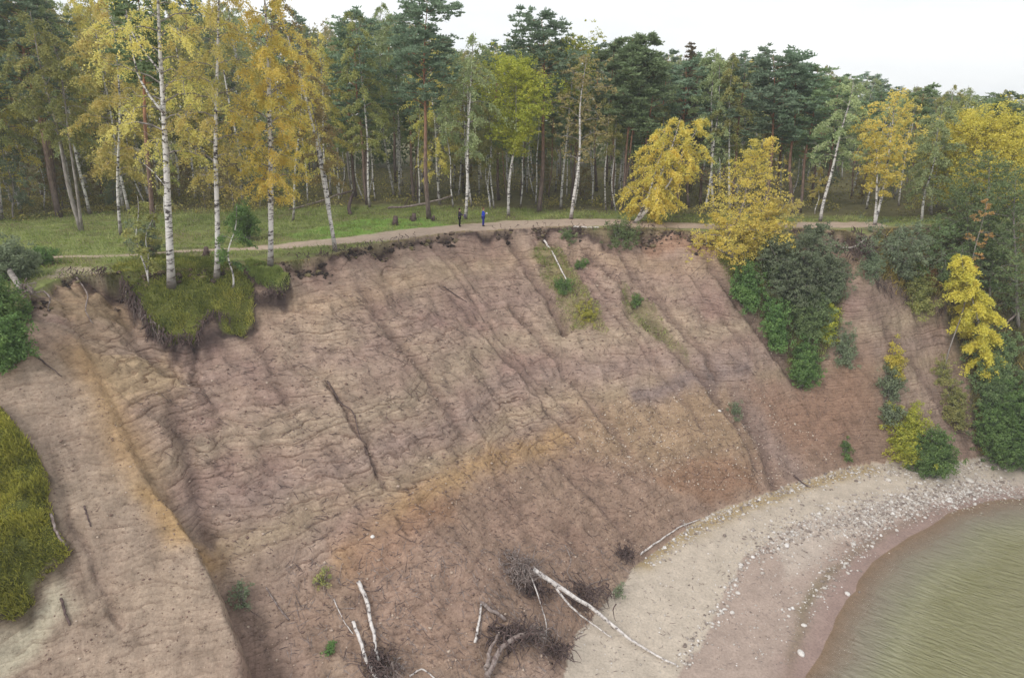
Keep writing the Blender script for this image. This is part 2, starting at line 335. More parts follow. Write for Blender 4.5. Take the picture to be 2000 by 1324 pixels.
setc(C, mask_poly([(110, 545), (220, 560), (260, 640), (160, 640), (80, 600)], 0.8), (0.45, 0.33, 0.21), 0.7)
setc(C, mask_poly([(180, 700), (330, 690), (370, 760), (230, 790)], 0.8), (0.47, 0.35, 0.22), 0.7)
setc(C, mask_poly([(-50, 1240), (60, 1180), (120, 1140), (150, 1190), (90, 1260), (0, 1324), (-60, 1400)], 0.6), (0.53, 0.48, 0.38), 0.9)
setc(C, S * leftside * 0 + S * (~leftside) * sstep(0.5, 0.9, gf) * np.exp(-(gd / 2.3) ** 2), (0.22, 0.145, 0.12), 0.9)  # dark brown gully soil, with the shade beside the apron edge painted in
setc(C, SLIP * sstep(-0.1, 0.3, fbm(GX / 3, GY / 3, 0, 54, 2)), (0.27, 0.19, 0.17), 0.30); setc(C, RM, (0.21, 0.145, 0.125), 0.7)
setc(C, mask_poly([(590, 500), (700, 488), (860, 462), (1000, 460), (990, 500), (800, 505), (620, 560)], 0.6), (0.30, 0.20, 0.17), 0.5)
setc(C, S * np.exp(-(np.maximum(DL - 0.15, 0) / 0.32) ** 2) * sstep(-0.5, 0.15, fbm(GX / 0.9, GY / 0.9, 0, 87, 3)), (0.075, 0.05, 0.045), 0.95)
setc(C, mask_poly([(1240, 450), (1330, 452), (1420, 470), (1380, 500), (1300, 490)], 0.5), (0.36, 0.215, 0.15), 0.7)
# steep turf edges of the slumps are dark humus; undercut shade is painted below them
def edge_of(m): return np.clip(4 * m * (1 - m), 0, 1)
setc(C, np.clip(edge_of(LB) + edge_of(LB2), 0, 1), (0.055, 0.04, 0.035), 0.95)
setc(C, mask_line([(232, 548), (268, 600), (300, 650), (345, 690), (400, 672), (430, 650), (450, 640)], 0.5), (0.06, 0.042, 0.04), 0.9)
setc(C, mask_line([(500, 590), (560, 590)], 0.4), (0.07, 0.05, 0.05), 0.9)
TURF = (0.13, 0.145, 0.035)
setc(C, sstep(0.6, 1, LB), TURF); setc(C, sstep(0.6, 1, LB2), (0.09, 0.13, 0.035)); setc(C, edge_of(CM), (0.12, 0.09, 0.06), 0.9); setc(C, sstep(0.6, 1, CM), TURF)
setc(C, S * HM, (0.10, 0.09, 0.05), 0.9); setc(C, S * VM, (0.13, 0.115, 0.055), 0.85)
greenA = mask_poly([(1060, 470), (1110, 500), (1150, 580), (1185, 640), (1120, 645), (1085, 570), (1040, 500)], 0.4)
greenB = mask_poly([(1210, 560), (1260, 590), (1330, 670), (1340, 700), (1280, 660), (1220, 600)], 0.4)
setc(C, greenA, (0.20, 0.19, 0.07), 0.65); setc(C, greenB, (0.21, 0.20, 0.09), 0.6)
setc(C, mask_poly([(-60, 560), (50, 570), (65, 640), (40, 700), (-60, 740)], 0.4), (0.09, 0.10, 0.05), 0.8)
# plateau: grass, path, forest floor
fl = PL * 1.0
setc(C, fl, (0.21, 0.24, 0.08)); setc(C, fl * sstep(0.0, 0.5, fbm(GX / 3.5, GY / 3.5, 0, 91, 3)), (0.20, 0.185, 0.08))
setc(C, mask_poly([(560, 460), (690, 430), (820, 425), (880, 440), (760, 455), (640, 475)], 1.0) * PL, (0.19, 0.33, 0.06), 0.9)
setc(C, fl * sstep(0.25, 0.5, np.abs(fbm(GX / 2.0, GY / 2.0, 0, 92, 2))), (0.13, 0.105, 0.06), 0.5)
forest_w = castxy([(-300, 470), (0, 440), (180, 425), (300, 425), (560, 412), (760, 404), (900, 412), (1100, 418), (1300, 424), (1500, 428), (1750, 432), (2300, 434)])
fd, fs, _ = seg_dist(GX, GY, forest_w, True)
FORM = PL * np.where(fs > 0, sstep(0, 4, fd), 0); setc(C, FORM, (0.15, 0.13, 0.06), 0.9)
path_w = castxy([(60, 505), (180, 500), (300, 496), (380, 490), (500, 485), (600, 477), (700, 468), (800, 456), (900, 446), (1000, 440), (1110, 434), (1250, 437), (1400, 443), (1560, 440), (1700, 439)])
pd, _, pf = seg_dist(GX, GY, path_w, True)
pw = 0.35 + 1.75 * sstep(0.12, 0.40, pf) - 0.7 * sstep(0.6, 0.8, pf)
pd2 = pd + 0.35 * fbm(GX / 0.8, GY / 0.8, 0, 93, 3)
PATH = PL * sstep(0.35, -0.35, pd2 - pw)
setc(C, PATH, (0.47, 0.36, 0.29), 0.95)
setc(C, PL * np.exp(-(DL / 0.35) ** 2) * (GX > -16), (0.34, 0.25, 0.18), 0.6)
setc(C, mask_poly([(80, 545), (130, 520), (200, 522), (210, 534), (120, 542)], 0.3) * PL, (0.42, 0.34, 0.25), 0.9)
# beach
BB = IB.astype(float); setc(C, BB, (0.50, 0.43, 0.355)); 
lower = mask_poly([(1450, 1090), (1560, 1020), (1700, 990), (2100, 950), (2100, 1060), (1700, 1200), (1640, 1400), (1300, 1400), (1315, 1330), (1380, 1240)], 0.12, 0.25)
setc(C, BB * lower, (0.385, 0.30, 0.255), 0.95)
setc(C, BB * mask_poly([(1500, 1050), (1640, 990), (1900, 930), (2100, 930), (2100, 970), (1800, 1000), (1640, 1060), (1540, 1130)], 0.6), (0.50, 0.43, 0.37), 0.7)
setc(C, BB * mask_line([(1250, 1100), (1330, 1048), (1450, 990), (1560, 950), (1700, 915)], 0.7, 0.5), (0.33, 0.24, 0.11), 0.8)
setc(C, BB * mask_line([(1930, 978), (1830, 1000), (1740, 1040), (1690, 1070), (1620, 1120), (1570, 1190), (1555, 1260), (1540, 1330)], 0.38, 0.35), (0.20, 0.17, 0.10), 0.85)
wet = sstep(2.6, 0.3, DW + 0.3 * fbm(GX, GY, 0, 97, 3)); wetm = np.where(IW, 1.0, np.where(IB, wet, 0))
setc(C, wetm, (0.29, 0.205, 0.18), 0.9)
setc(C, IW * sstep(1.0, 3.5, DW), (0.30, 0.28, 0.16), 0.8)
k = S[..., None] * np.clip((C.mean(-1, keepdims=True) - 0.10) / 0.12, 0, 1); C = C * (1 + k * np.array([-0.045, -0.052, -0.09]))   # the bare sand is a pinkish grey
C = np.clip(C, 0.02, 0.8)

# coordinates that run down the face, for the wash lines
_iL0 = 2; _lp = lip[2:-3]; _ft = foot[2:-2]
_, _, aL = seg_dist(GX, GY, _lp, True); _, _, aF = seg_dist(GX, GY, _ft, True)
FLOW = np.stack([(T * aL + (1 - T) * aF ** 0.62) * 100, T * 26, strata_zone], -1)

def make_mesh(name, V, F, mat=None, smooth=False, vcol=None, cname='soil', parent=None, link=True):
    V = np.ascontiguousarray(V, dtype=np.float32); F = np.ascontiguousarray(F, dtype=np.int32)
    me = bpy.data.meshes.new(name); k = F.shape[1]
    me.vertices.add(len(V)); me.vertices.foreach_set('co', V.ravel())
    me.loops.add(F.size); me.loops.foreach_set('vertex_index', F.ravel())
    me.polygons.add(len(F)); me.polygons.foreach_set('loop_start', np.arange(0, F.size, k, dtype=np.int32))
    me.polygons.foreach_set('loop_total', np.full(len(F), k, dtype=np.int32))
    me.polygons.foreach_set('use_smooth', np.full(len(F), smooth, dtype=bool))
    if vcol is not None:
        a = me.color_attributes.new(cname, 'FLOAT_COLOR', 'POINT')
        cc = np.ones((len(V), 4), np.float32); vc = np.asarray(vcol)
        cc[:, :3] = vc if vc.ndim == 2 else vc[:, None]
        a.data.foreach_set('color', cc.ravel())
    me.update(); me.validate()
    if mat: me.materials.append(mat)
    o = bpy.data.objects.new(name, me)
    if link: col.objects.link(o)
    if parent: o.parent = parent
    return o
def tag(o, label=None, cat=None, group=None, kind=None):
    if label: o['label'] = label
    if cat: o['category'] = cat
    if group: o['group'] = group
    if kind: o['kind'] = kind
    return o

nx, ny = len(xs), len(ys)
idx = np.arange(nx * ny).reshape(ny, nx)
FQ = np.stack([idx[:-1, :-1], idx[:-1, 1:], idx[1:, 1:], idx[1:, :-1]], -1).reshape(-1, 4)
# horizontal jitter so that steps overhang a little and grid lines vanish
JX = GX + S * edgefade * 0.10 * fbm(GX / 0.5, GY / 0.5, Z, 101, 2); JY = GY - S * 0.14 * strata_zone * edgefade * np.sin(2 * pi * Z / 0.62)* 0.5
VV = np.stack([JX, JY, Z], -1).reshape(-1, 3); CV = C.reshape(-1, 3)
def cell(A): return A[:-1, :-1].reshape(-1)
zone = np.where(cell(PATH) > 0.5, 1, np.where(cell(IP), 0, np.where(cell(IS), 2, 3)))
for zi, nm, mt, lb, ct in ((0, 'ground', M_plat, 'grassy clifftop ground running back under the trees', 'ground'), (1, 'path', M_path, 'trodden sandy path along the cliff edge', 'path'),
                   (2, 'cliff_slope', M_cliff, 'bare eroded sandy cliff face with layered beds', 'cliff'), (3, 'beach', M_beach, 'pale sandy beach with stones below the cliff', 'beach')):
    f = FQ[zone == zi]; u, inv = np.unique(f, return_inverse=True)
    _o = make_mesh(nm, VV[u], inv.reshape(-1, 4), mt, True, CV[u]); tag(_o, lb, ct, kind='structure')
    if zi == 2: _a = _o.data.attributes.new('flow', 'FLOAT_VECTOR', 'POINT'); _a.data.foreach_set('vector', np.ascontiguousarray(FLOW.reshape(-1, 3)[u], np.float32).ravel())

# ------------------------------------------------------------------ water
def build_water():
    m, nt, b = new_mat('shallow_lake_water')
    b.inputs['Roughness'].default_value = 0.10; b.inputs['Specular IOR Level'].default_value = 0.9; b.inputs['IOR'].default_value = 1.4
    at = node(nt, 'ShaderNodeAttribute', attribute_name='soil')
    c = ramp(nt, at.outputs['Fac'], [(0.0, (0.42, 0.34, 0.30)), (0.3, (0.38, 0.35, 0.27)), (0.6, (0.29, 0.28, 0.17)), (1.0, (0.235, 0.225, 0.11))])
    nt.links.new(c, b.inputs['Base Color'])
    tcn = node(nt, 'ShaderNodeTexCoord'); mp = node(nt, 'ShaderNodeMapping'); mp0 = node(nt, 'ShaderNodeMapping'); mp0.inputs['Rotation'].default_value = (0, 0, radians(35)); mp.inputs['Scale'].default_value = (0.45, 2.4, 1)
    nt.links.new(tcn.outputs['Object'], mp0.inputs[0]); nt.links.new(mp0.outputs[0], mp.inputs[0])
    n1 = node(nt, 'ShaderNodeTexNoise', Scale=1.5, Detail=5, Roughness=0.55, Distortion=0.6); nt.links.new(mp.outputs[0], n1.inputs['Vector'])
    n2 = node(nt, 'ShaderNodeTexNoise', Scale=5.0, Detail=3, Roughness=0.5); nt.links.new(mp.outputs[0], n2.inputs['Vector'])
    p = bump(nt, b, n1.outputs['Fac'], 1.0, 0.35); bump(nt, b, n2.outputs['Fac'], 1.0, 0.10, p)
    tr = node(nt, 'ShaderNodeBsdfTransparent'); tr.inputs[0].default_value = (0.86, 0.84, 0.72, 1)
    ms = node(nt, 'ShaderNodeMixShader'); f = ramp(nt, at.outputs['Fac'], [(0.0, g3(0.05)), (0.3, g3(0.55)), (0.7, g3(0.97))])
    o = [n for n in nt.nodes if n.type == 'OUTPUT_MATERIAL'][0]
    nt.links.new(f, ms.inputs[0]); nt.links.new(tr.outputs[0], ms.inputs[1]); nt.links.new(b.outputs[0], ms.inputs[2]); nt.links.new(ms.outputs[0], o.inputs[0])
    ax = np.concatenate([np.arange(-20, 12, 0.8), np.arange(12, 52, 0.11), np.geomspace(52.2, 420, 22)]); ay = np.concatenate([-np.geomspace(330, 10, 14), np.arange(-8, 26, 0.7), np.arange(26, 56, 0.10)])
    X, Y = np.meshgrid(ax, ay); d = seg_dist(X, Y, shore); i = in_poly(X, Y, water_poly) & ~in_poly(X, Y, slope_poly)
    dep = np.where(i, np.clip(d / 5.2 + 0.12 * fbm(X / 2, Y / 2, 0, 98, 3) * np.minimum(1, d / 2), 0, 1), 0); keep = i | (d < 1.5)
    n, k = X.shape; id2 = np.arange(n * k).reshape(n, k)
    F = np.stack([id2[:-1, :-1], id2[:-1, 1:], id2[1:, 1:], id2[1:, :-1]], -1).reshape(-1, 4); F = F[keep.reshape(-1)[F].all(1)]
    u, inv = np.unique(F, return_inverse=True); uu = (X * cos(radians(35)) - Y * sin(radians(35))); vv = (X * sin(radians(35)) + Y * cos(radians(35)))
    wv = 0.035 * fbm(uu / 1.6, vv / 0.38, 0, 120, 3) + 0.012 * np.sin(vv * 13 + 2.2 * fbm(uu / 3, vv / 2, 0, 121, 3)) * (0.5 + 0.8 * fbm(uu / 4, vv / 3, 0, 122, 2)); wv = 0.62 * wv * np.clip(dep * 3.5, 0.05, 1)
    V = np.stack([X, Y, wv], -1).reshape(-1, 3)[u]
    tag(make_mesh('water', V, inv.reshape(-1, 4), m, True, dep.reshape(-1)[u]), 'olive green shallow water with fine ripples off the beach', 'water', kind='structure')
build_water()

# ------------------------------------------------------------------ plant and wood materials
def leaf_mat(name, cols, trans=0.35, var=0.16):
    m, nt, b = new_mat(name); b.inputs['Roughness'].default_value = 0.75; b.inputs['Specular IOR Level'].default_value = 0.2
    at = node(nt, 'ShaderNodeAttribute', attribute_name='leaf')
    c = ramp(nt, at.outputs['Fac'], [(k / (len(cols) - 1), cc) for k, cc in enumerate(cols)])
    oi = node(nt, 'ShaderNodeObjectInfo'); hs = node(nt, 'ShaderNodeHueSaturation'); nt.links.new(c, hs.inputs['Color'])
    mr = node(nt, 'ShaderNodeMapRange'); mr.inputs['To Min'].default_value = 1 - var; mr.inputs['To Max'].default_value = 1 + var
    nt.links.new(oi.outputs['Random'], mr.inputs[0]); nt.links.new(mr.outputs[0], hs.inputs['Value'])
    mr2 = node(nt, 'ShaderNodeMapRange'); mr2.inputs['To Min'].default_value = 0.49; mr2.inputs['To Max'].default_value = 0.51
    nt.links.new(oi.outputs['Random'], mr2.inputs[0]); nt.links.new(mr2.outputs[0], hs.inputs['Hue'])
    nt.links.new(hs.outputs[0], b.inputs['Base Color'])
    t = node(nt, 'ShaderNodeBsdfTranslucent'); nt.links.new(hs.outputs[0], t.inputs[0])
    ms = node(nt, 'ShaderNodeMixShader'); ms.inputs[0].default_value = trans
    o = [n for n in nt.nodes if n.type == 'OUTPUT_MATERIAL'][0]
    nt.links.new(b.outputs[0], ms.inputs[1]); nt.links.new(t.outputs[0], ms.inputs[2]); nt.links.new(ms.outputs[0], o.inputs[0]); return m
LM = dict(
    gold=leaf_mat('golden_birch_leaves', [(0.36, 0.40, 0.13), (0.64, 0.60, 0.20), (0.78, 0.68, 0.23), (0.82, 0.68, 0.25)], 0.45),
    amber=leaf_mat('amber_leaves', [(0.42, 0.41, 0.11), (0.74, 0.61, 0.16), (0.84, 0.65, 0.20)], 0.45),
    yellow=leaf_mat('yellow_green_leaves', [(0.24, 0.30, 0.05), (0.48, 0.50, 0.08), (0.66, 0.60, 0.11)], 0.3),
    lemon=leaf_mat('lemon_yellow_leaves', [(0.46, 0.46, 0.09), (0.74, 0.66, 0.12), (0.84, 0.72, 0.15)], 0.3),
    olive=leaf_mat('olive_birch_leaves', [(0.20, 0.23, 0.08), (0.35, 0.36, 0.13), (0.52, 0.46, 0.16)], 0.3),
    pale=leaf_mat('pale_green_leaves', [(0.24, 0.30, 0.14), (0.37, 0.44, 0.21), (0.52, 0.56, 0.30)], 0.3),
    brown=leaf_mat('brownish_thin_leaves', [(0.20, 0.17, 0.09), (0.35, 0.29, 0.13), (0.48, 0.37, 0.16)], 0.3),
    pine=leaf_mat('blue_green_pine_needles', [(0.12, 0.18, 0.115), (0.20, 0.28, 0.18), (0.31, 0.39, 0.26)], 0.3),
    pine2=leaf_mat('green_pine_needles', [(0.13, 0.19, 0.095), (0.22, 0.30, 0.15), (0.34, 0.43, 0.22)], 0.3),
    spruce=leaf_mat('brown_green_spruce_needles', [(0.10, 0.10, 0.065), (0.19, 0.16, 0.09), (0.29, 0.21, 0.12)], 0.15),
    green=leaf_mat('green_bush_leaves', [(0.08, 0.14, 0.055), (0.16, 0.27, 0.085), (0.30, 0.42, 0.14)], 0.3),
    dark=leaf_mat('dark_alder_leaves', [(0.10, 0.15, 0.065), (0.20, 0.27, 0.115), (0.34, 0.41, 0.18)], 0.3),
    greyg=leaf_mat('grey_green_willow_leaves', [(0.13, 0.17, 0.10), (0.23, 0.28, 0.17), (0.34, 0.39, 0.24)], 0.3),
    rust=leaf_mat('rusty_leaves', [(0.28, 0.17, 0.08), (0.46, 0.27, 0.11), (0.56, 0.36, 0.14)], 0.3),
    moss=leaf_mat('yellow_green_turf', [(0.18, 0.20, 0.05), (0.44, 0.44, 0.09), (0.62, 0.58, 0.13)], 0.25, 0),
    sod=leaf_mat('green_moss_turf', [(0.12, 0.16, 0.05), (0.30, 0.34, 0.09), (0.50, 0.48, 0.13)], 0.25, 0),
    grass=leaf_mat('meadow_grass', [(0.22, 0.27, 0.09), (0.34, 0.41, 0.12), (0.50, 0.50, 0.22)], 0.25, 0),
    straw=leaf_mat('dry_undergrowth', [(0.16, 0.17, 0.07), (0.34, 0.31, 0.11), (0.58, 0.46, 0.14)], 0.25, 0),
)
def bark(name, kind):
    m, nt, b = new_mat(name)
    at = node(nt, 'ShaderNodeAttribute', attribute_name='leaf')
    if kind == 'birch':
        s = tex_noise(nt, 1.0, (2.2, 2.2, 5.5), 4, 0.6); c1 = ramp(nt, s, [(0.40, (0.07, 0.06, 0.06)), (0.49, (0.62, 0.60, 0.58)), (0.8, (0.78, 0.75, 0.72))])
        c = node(nt, 'ShaderNodeMix', data_type='RGBA'); nt.links.new(ramp(nt, at.outputs['Fac'], [(0.0, g3(1)), (0.05, g3(0.35)), (0.12, g3(0)), (0.65, g3(0)), (1, g3(0.7))]), c.inputs[0])
        nt.links.new(c1, c.inputs[6]); c.inputs[7].default_value = (0.20, 0.165, 0.15, 1); c = c.outputs[2]
    elif kind == 'pine':
        c1 = ramp(nt, at.outputs['Fac'], [(0.0, (0.15, 0.12, 0.11)), (0.3, (0.22, 0.15, 0.12)), (0.6, (0.38, 0.19, 0.11)), (1, (0.36, 0.18, 0.10))])
        c = mul(nt, c1, ramp(nt, tex_noise(nt, 3.0, (2, 2, 0.7), 5, 0.6), [(0.35, g3(0.55)), (0.65, g3(1.25))]))
    elif kind == 'grey':
        c = ramp(nt, tex_noise(nt, 4.0, (1, 1, 0.4), 5, 0.6), [(0.3, (0.12, 0.10, 0.095)), (0.55, (0.30, 0.27, 0.25)), (0.75, (0.46, 0.42, 0.39))])
    elif kind == 'wood':
        c = ramp(nt, tex_noise(nt, 5.0, (1, 1, 1), 5, 0.6), [(0.35, (0.14, 0.10, 0.09)), (0.6, (0.30, 0.25, 0.23)), (0.75, (0.50, 0.46, 0.44))])
    elif kind == 'bone':
        c = ramp(nt, tex_noise(nt, 5.0, (1, 1, 1), 5, 0.6), [(0.36, (0.10, 0.08, 0.08)), (0.46, (0.52, 0.48, 0.46)), (0.7, (0.78, 0.74, 0.71))])
    else:
        c = ramp(nt, tex_noise(nt, 5.0, (1, 1, 1), 5, 0.6), [(0.3, (0.05, 0.035, 0.035)), (0.7, (0.17, 0.12, 0.11))])
    nt.links.new(c, b.inputs['Base Color']); bump(nt, b, tex_noise(nt, 14, (1, 1, 0.5), 4), 0.6, 0.03); return m
BM = {k: bark(n, k) for k, n in dict(birch='white_birch_bark', pine='red_brown_pine_bark', grey='grey_bark', wood='weathered_wood', bone='bleached_birch_wood', root='dark_roots').items()}

# ------------------------------------------------------------------ geometry builders
class Acc:
    def __init__(s): s.V = []; s.F = []; s.C = []; s.n = 0
    def add(s, V, F, C=None):
        if len(V) == 0: return
        s.V.append(V); s.F.append(F + s.n); s.C.append(np.zeros(len(V)) if C is None else C); s.n += len(V)
    def tube(s, P, R, sides=6, c0=0.0, c1=1.0, cap=True):
        P = np.asarray(P, float); R = np.asarray(R, float); n = len(P)
        D = np.gradient(P, axis=0); D /= np.linalg.norm(D, axis=1)[:, None] + 1e-9
        ref = np.array([0.31, 0.17, 0.93]); ref = ref if abs(D[0] @ ref) < 0.93 else np.array([1.0, 0.1, 0])
        A = np.cross(D, ref); A /= np.linalg.norm(A, axis=1)[:, None] + 1e-9; B = np.cross(D, A)
        th = np.arange(sides) * 2 * pi / sides
        V = P[:, None] + R[:, None, None] * (A[:, None] * np.cos(th)[None, :, None] + B[:, None] * np.sin(th)[None, :, None])
        V = V.reshape(-1, 3); i = np.arange(n * sides).reshape(n, sides); j = np.roll(i, -1, 1)
        F = np.stack([i[:-1], j[:-1], j[1:], i[1:]], -1).reshape(-1, 4)
        Cc = np.repeat(np.linspace(c0, c1, n), sides)
        if cap:
            V = np.vstack([V, P[:1], P[-1:]]); a, b = n * sides, n * sides + 1; Cc = np.append(Cc, [c0, c1])
            f1 = np.stack([j[0], i[0], np.full(sides, a), np.full(sides, a)], -1); f2 = np.stack([i[-1], j[-1], np.full(sides, b), np.full(sides, b)], -1)
            s.add(V, F, Cc); s.tri(f1[:, :3] + s.n - len(V)); s.tri(f2[:, :3] + s.n - len(V)); return
        s.add(V, F, Cc)
    def tri(s, f): s.T = getattr(s, 'T', []); s.T.append(f)
    def build(s, name, mat, parent=None, smooth=True, link=True):
        V = np.vstack(s.V); F = np.vstack(s.F); C = np.concatenate(s.C)
        if getattr(s, 'T', None):
            T = np.vstack(s.T); me_o = make_mixed(name, V, F, T, mat, C, smooth)
        else: me_o = make_mesh(name, V, F, mat, smooth, C, 'leaf', link=False)
        if link: col.objects.link(me_o)
        if parent: me_o.parent = parent
        return me_o
def make_mixed(name, V, Q, T, mat, C, smooth):
    me = bpy.data.meshes.new(name); me.vertices.add(len(V)); me.vertices.foreach_set('co', np.ascontiguousarray(V, np.float32).ravel())
    lv = np.concatenate([Q.ravel(), T.ravel()]).astype(np.int32); ls = np.concatenate([np.arange(len(Q)) * 4, Q.size + np.arange(len(T)) * 3]).astype(np.int32)
    lt = np.concatenate([np.full(len(Q), 4), np.full(len(T), 3)]).astype(np.int32)
    me.loops.add(len(lv)); me.loops.foreach_set('vertex_index', lv); me.polygons.add(len(ls))
    me.polygons.foreach_set('loop_start', ls); me.polygons.foreach_set('loop_total', lt); me.polygons.foreach_set('use_smooth', np.full(len(ls), smooth, dtype=bool))
    a = me.color_attributes.new('leaf', 'FLOAT_COLOR', 'POINT'); cc = np.ones((len(V), 4), np.float32); cc[:, :3] = C[:, None]; a.data.foreach_set('color', cc.ravel())
    me.update(); me.validate(); me.materials.append(mat); return bpy.data.objects.new(name, me)
def leaves(acc, P, size, col_, rng, elong=0.62, up=0.0, direction=None):
    """one small rhombic leaf face at each point"""
    n = len(P)
    if n == 0: return
    A = rng.normal(size=(n, 3)) if direction is None else direction + 0.35 * rng.normal(size=(n, 3))
    A /= np.linalg.norm(A, axis=1)[:, None] + 1e-9; Bv = rng.normal(size=(n, 3)); Bv[:, 2] *= (1 - up)
    Bv = np.cross(A, Bv); Bv /= np.linalg.norm(Bv, axis=1)[:, None] + 1e-9
    s = (size * rng.uniform(0.6, 1.35, n))[:, None]
    V = np.stack([P + A * s, P + Bv * s * elong, P - A * s, P - Bv * s * elong], 1).reshape(-1, 3)
    acc.add(V, np.arange(4 * n).reshape(n, 4), np.repeat(np.clip(col_, 0, 1), 4))

def stem_path(H, lean, seed, n=14, wob=0.18, bend=1.0, curve=(0, 0)):
    r = np.random.default_rng(seed); t = np.linspace(0, 1, n); P = np.zeros((n, 3)); P[:, 2] = H * t
    for a in (0, 1):
        ph = r.uniform(0, 6.28, 2); P[:, a] = lean[a] * t ** bend + wob * (np.sin(t * 5 + ph[0]) - np.sin(ph[0])) + 0.5 * wob * (np.sin(t * 11 + ph[1]) - np.sin(ph[1])) + curve[a] * np.sin(pi * t)
    # make the tip land on the lean exactly
    for a in (0, 1): P[:, a] += (lean[a] - P[-1, a]) * t ** 2
    return P
def interp(P, t):
    x = np.clip(np.asarray(t), 0, 1) * (len(P) - 1); i = np.minimum(x.astype(int), len(P) - 2); f = (x - i)[..., None]
    return P[i] * (1 - f) + P[i + 1] * f

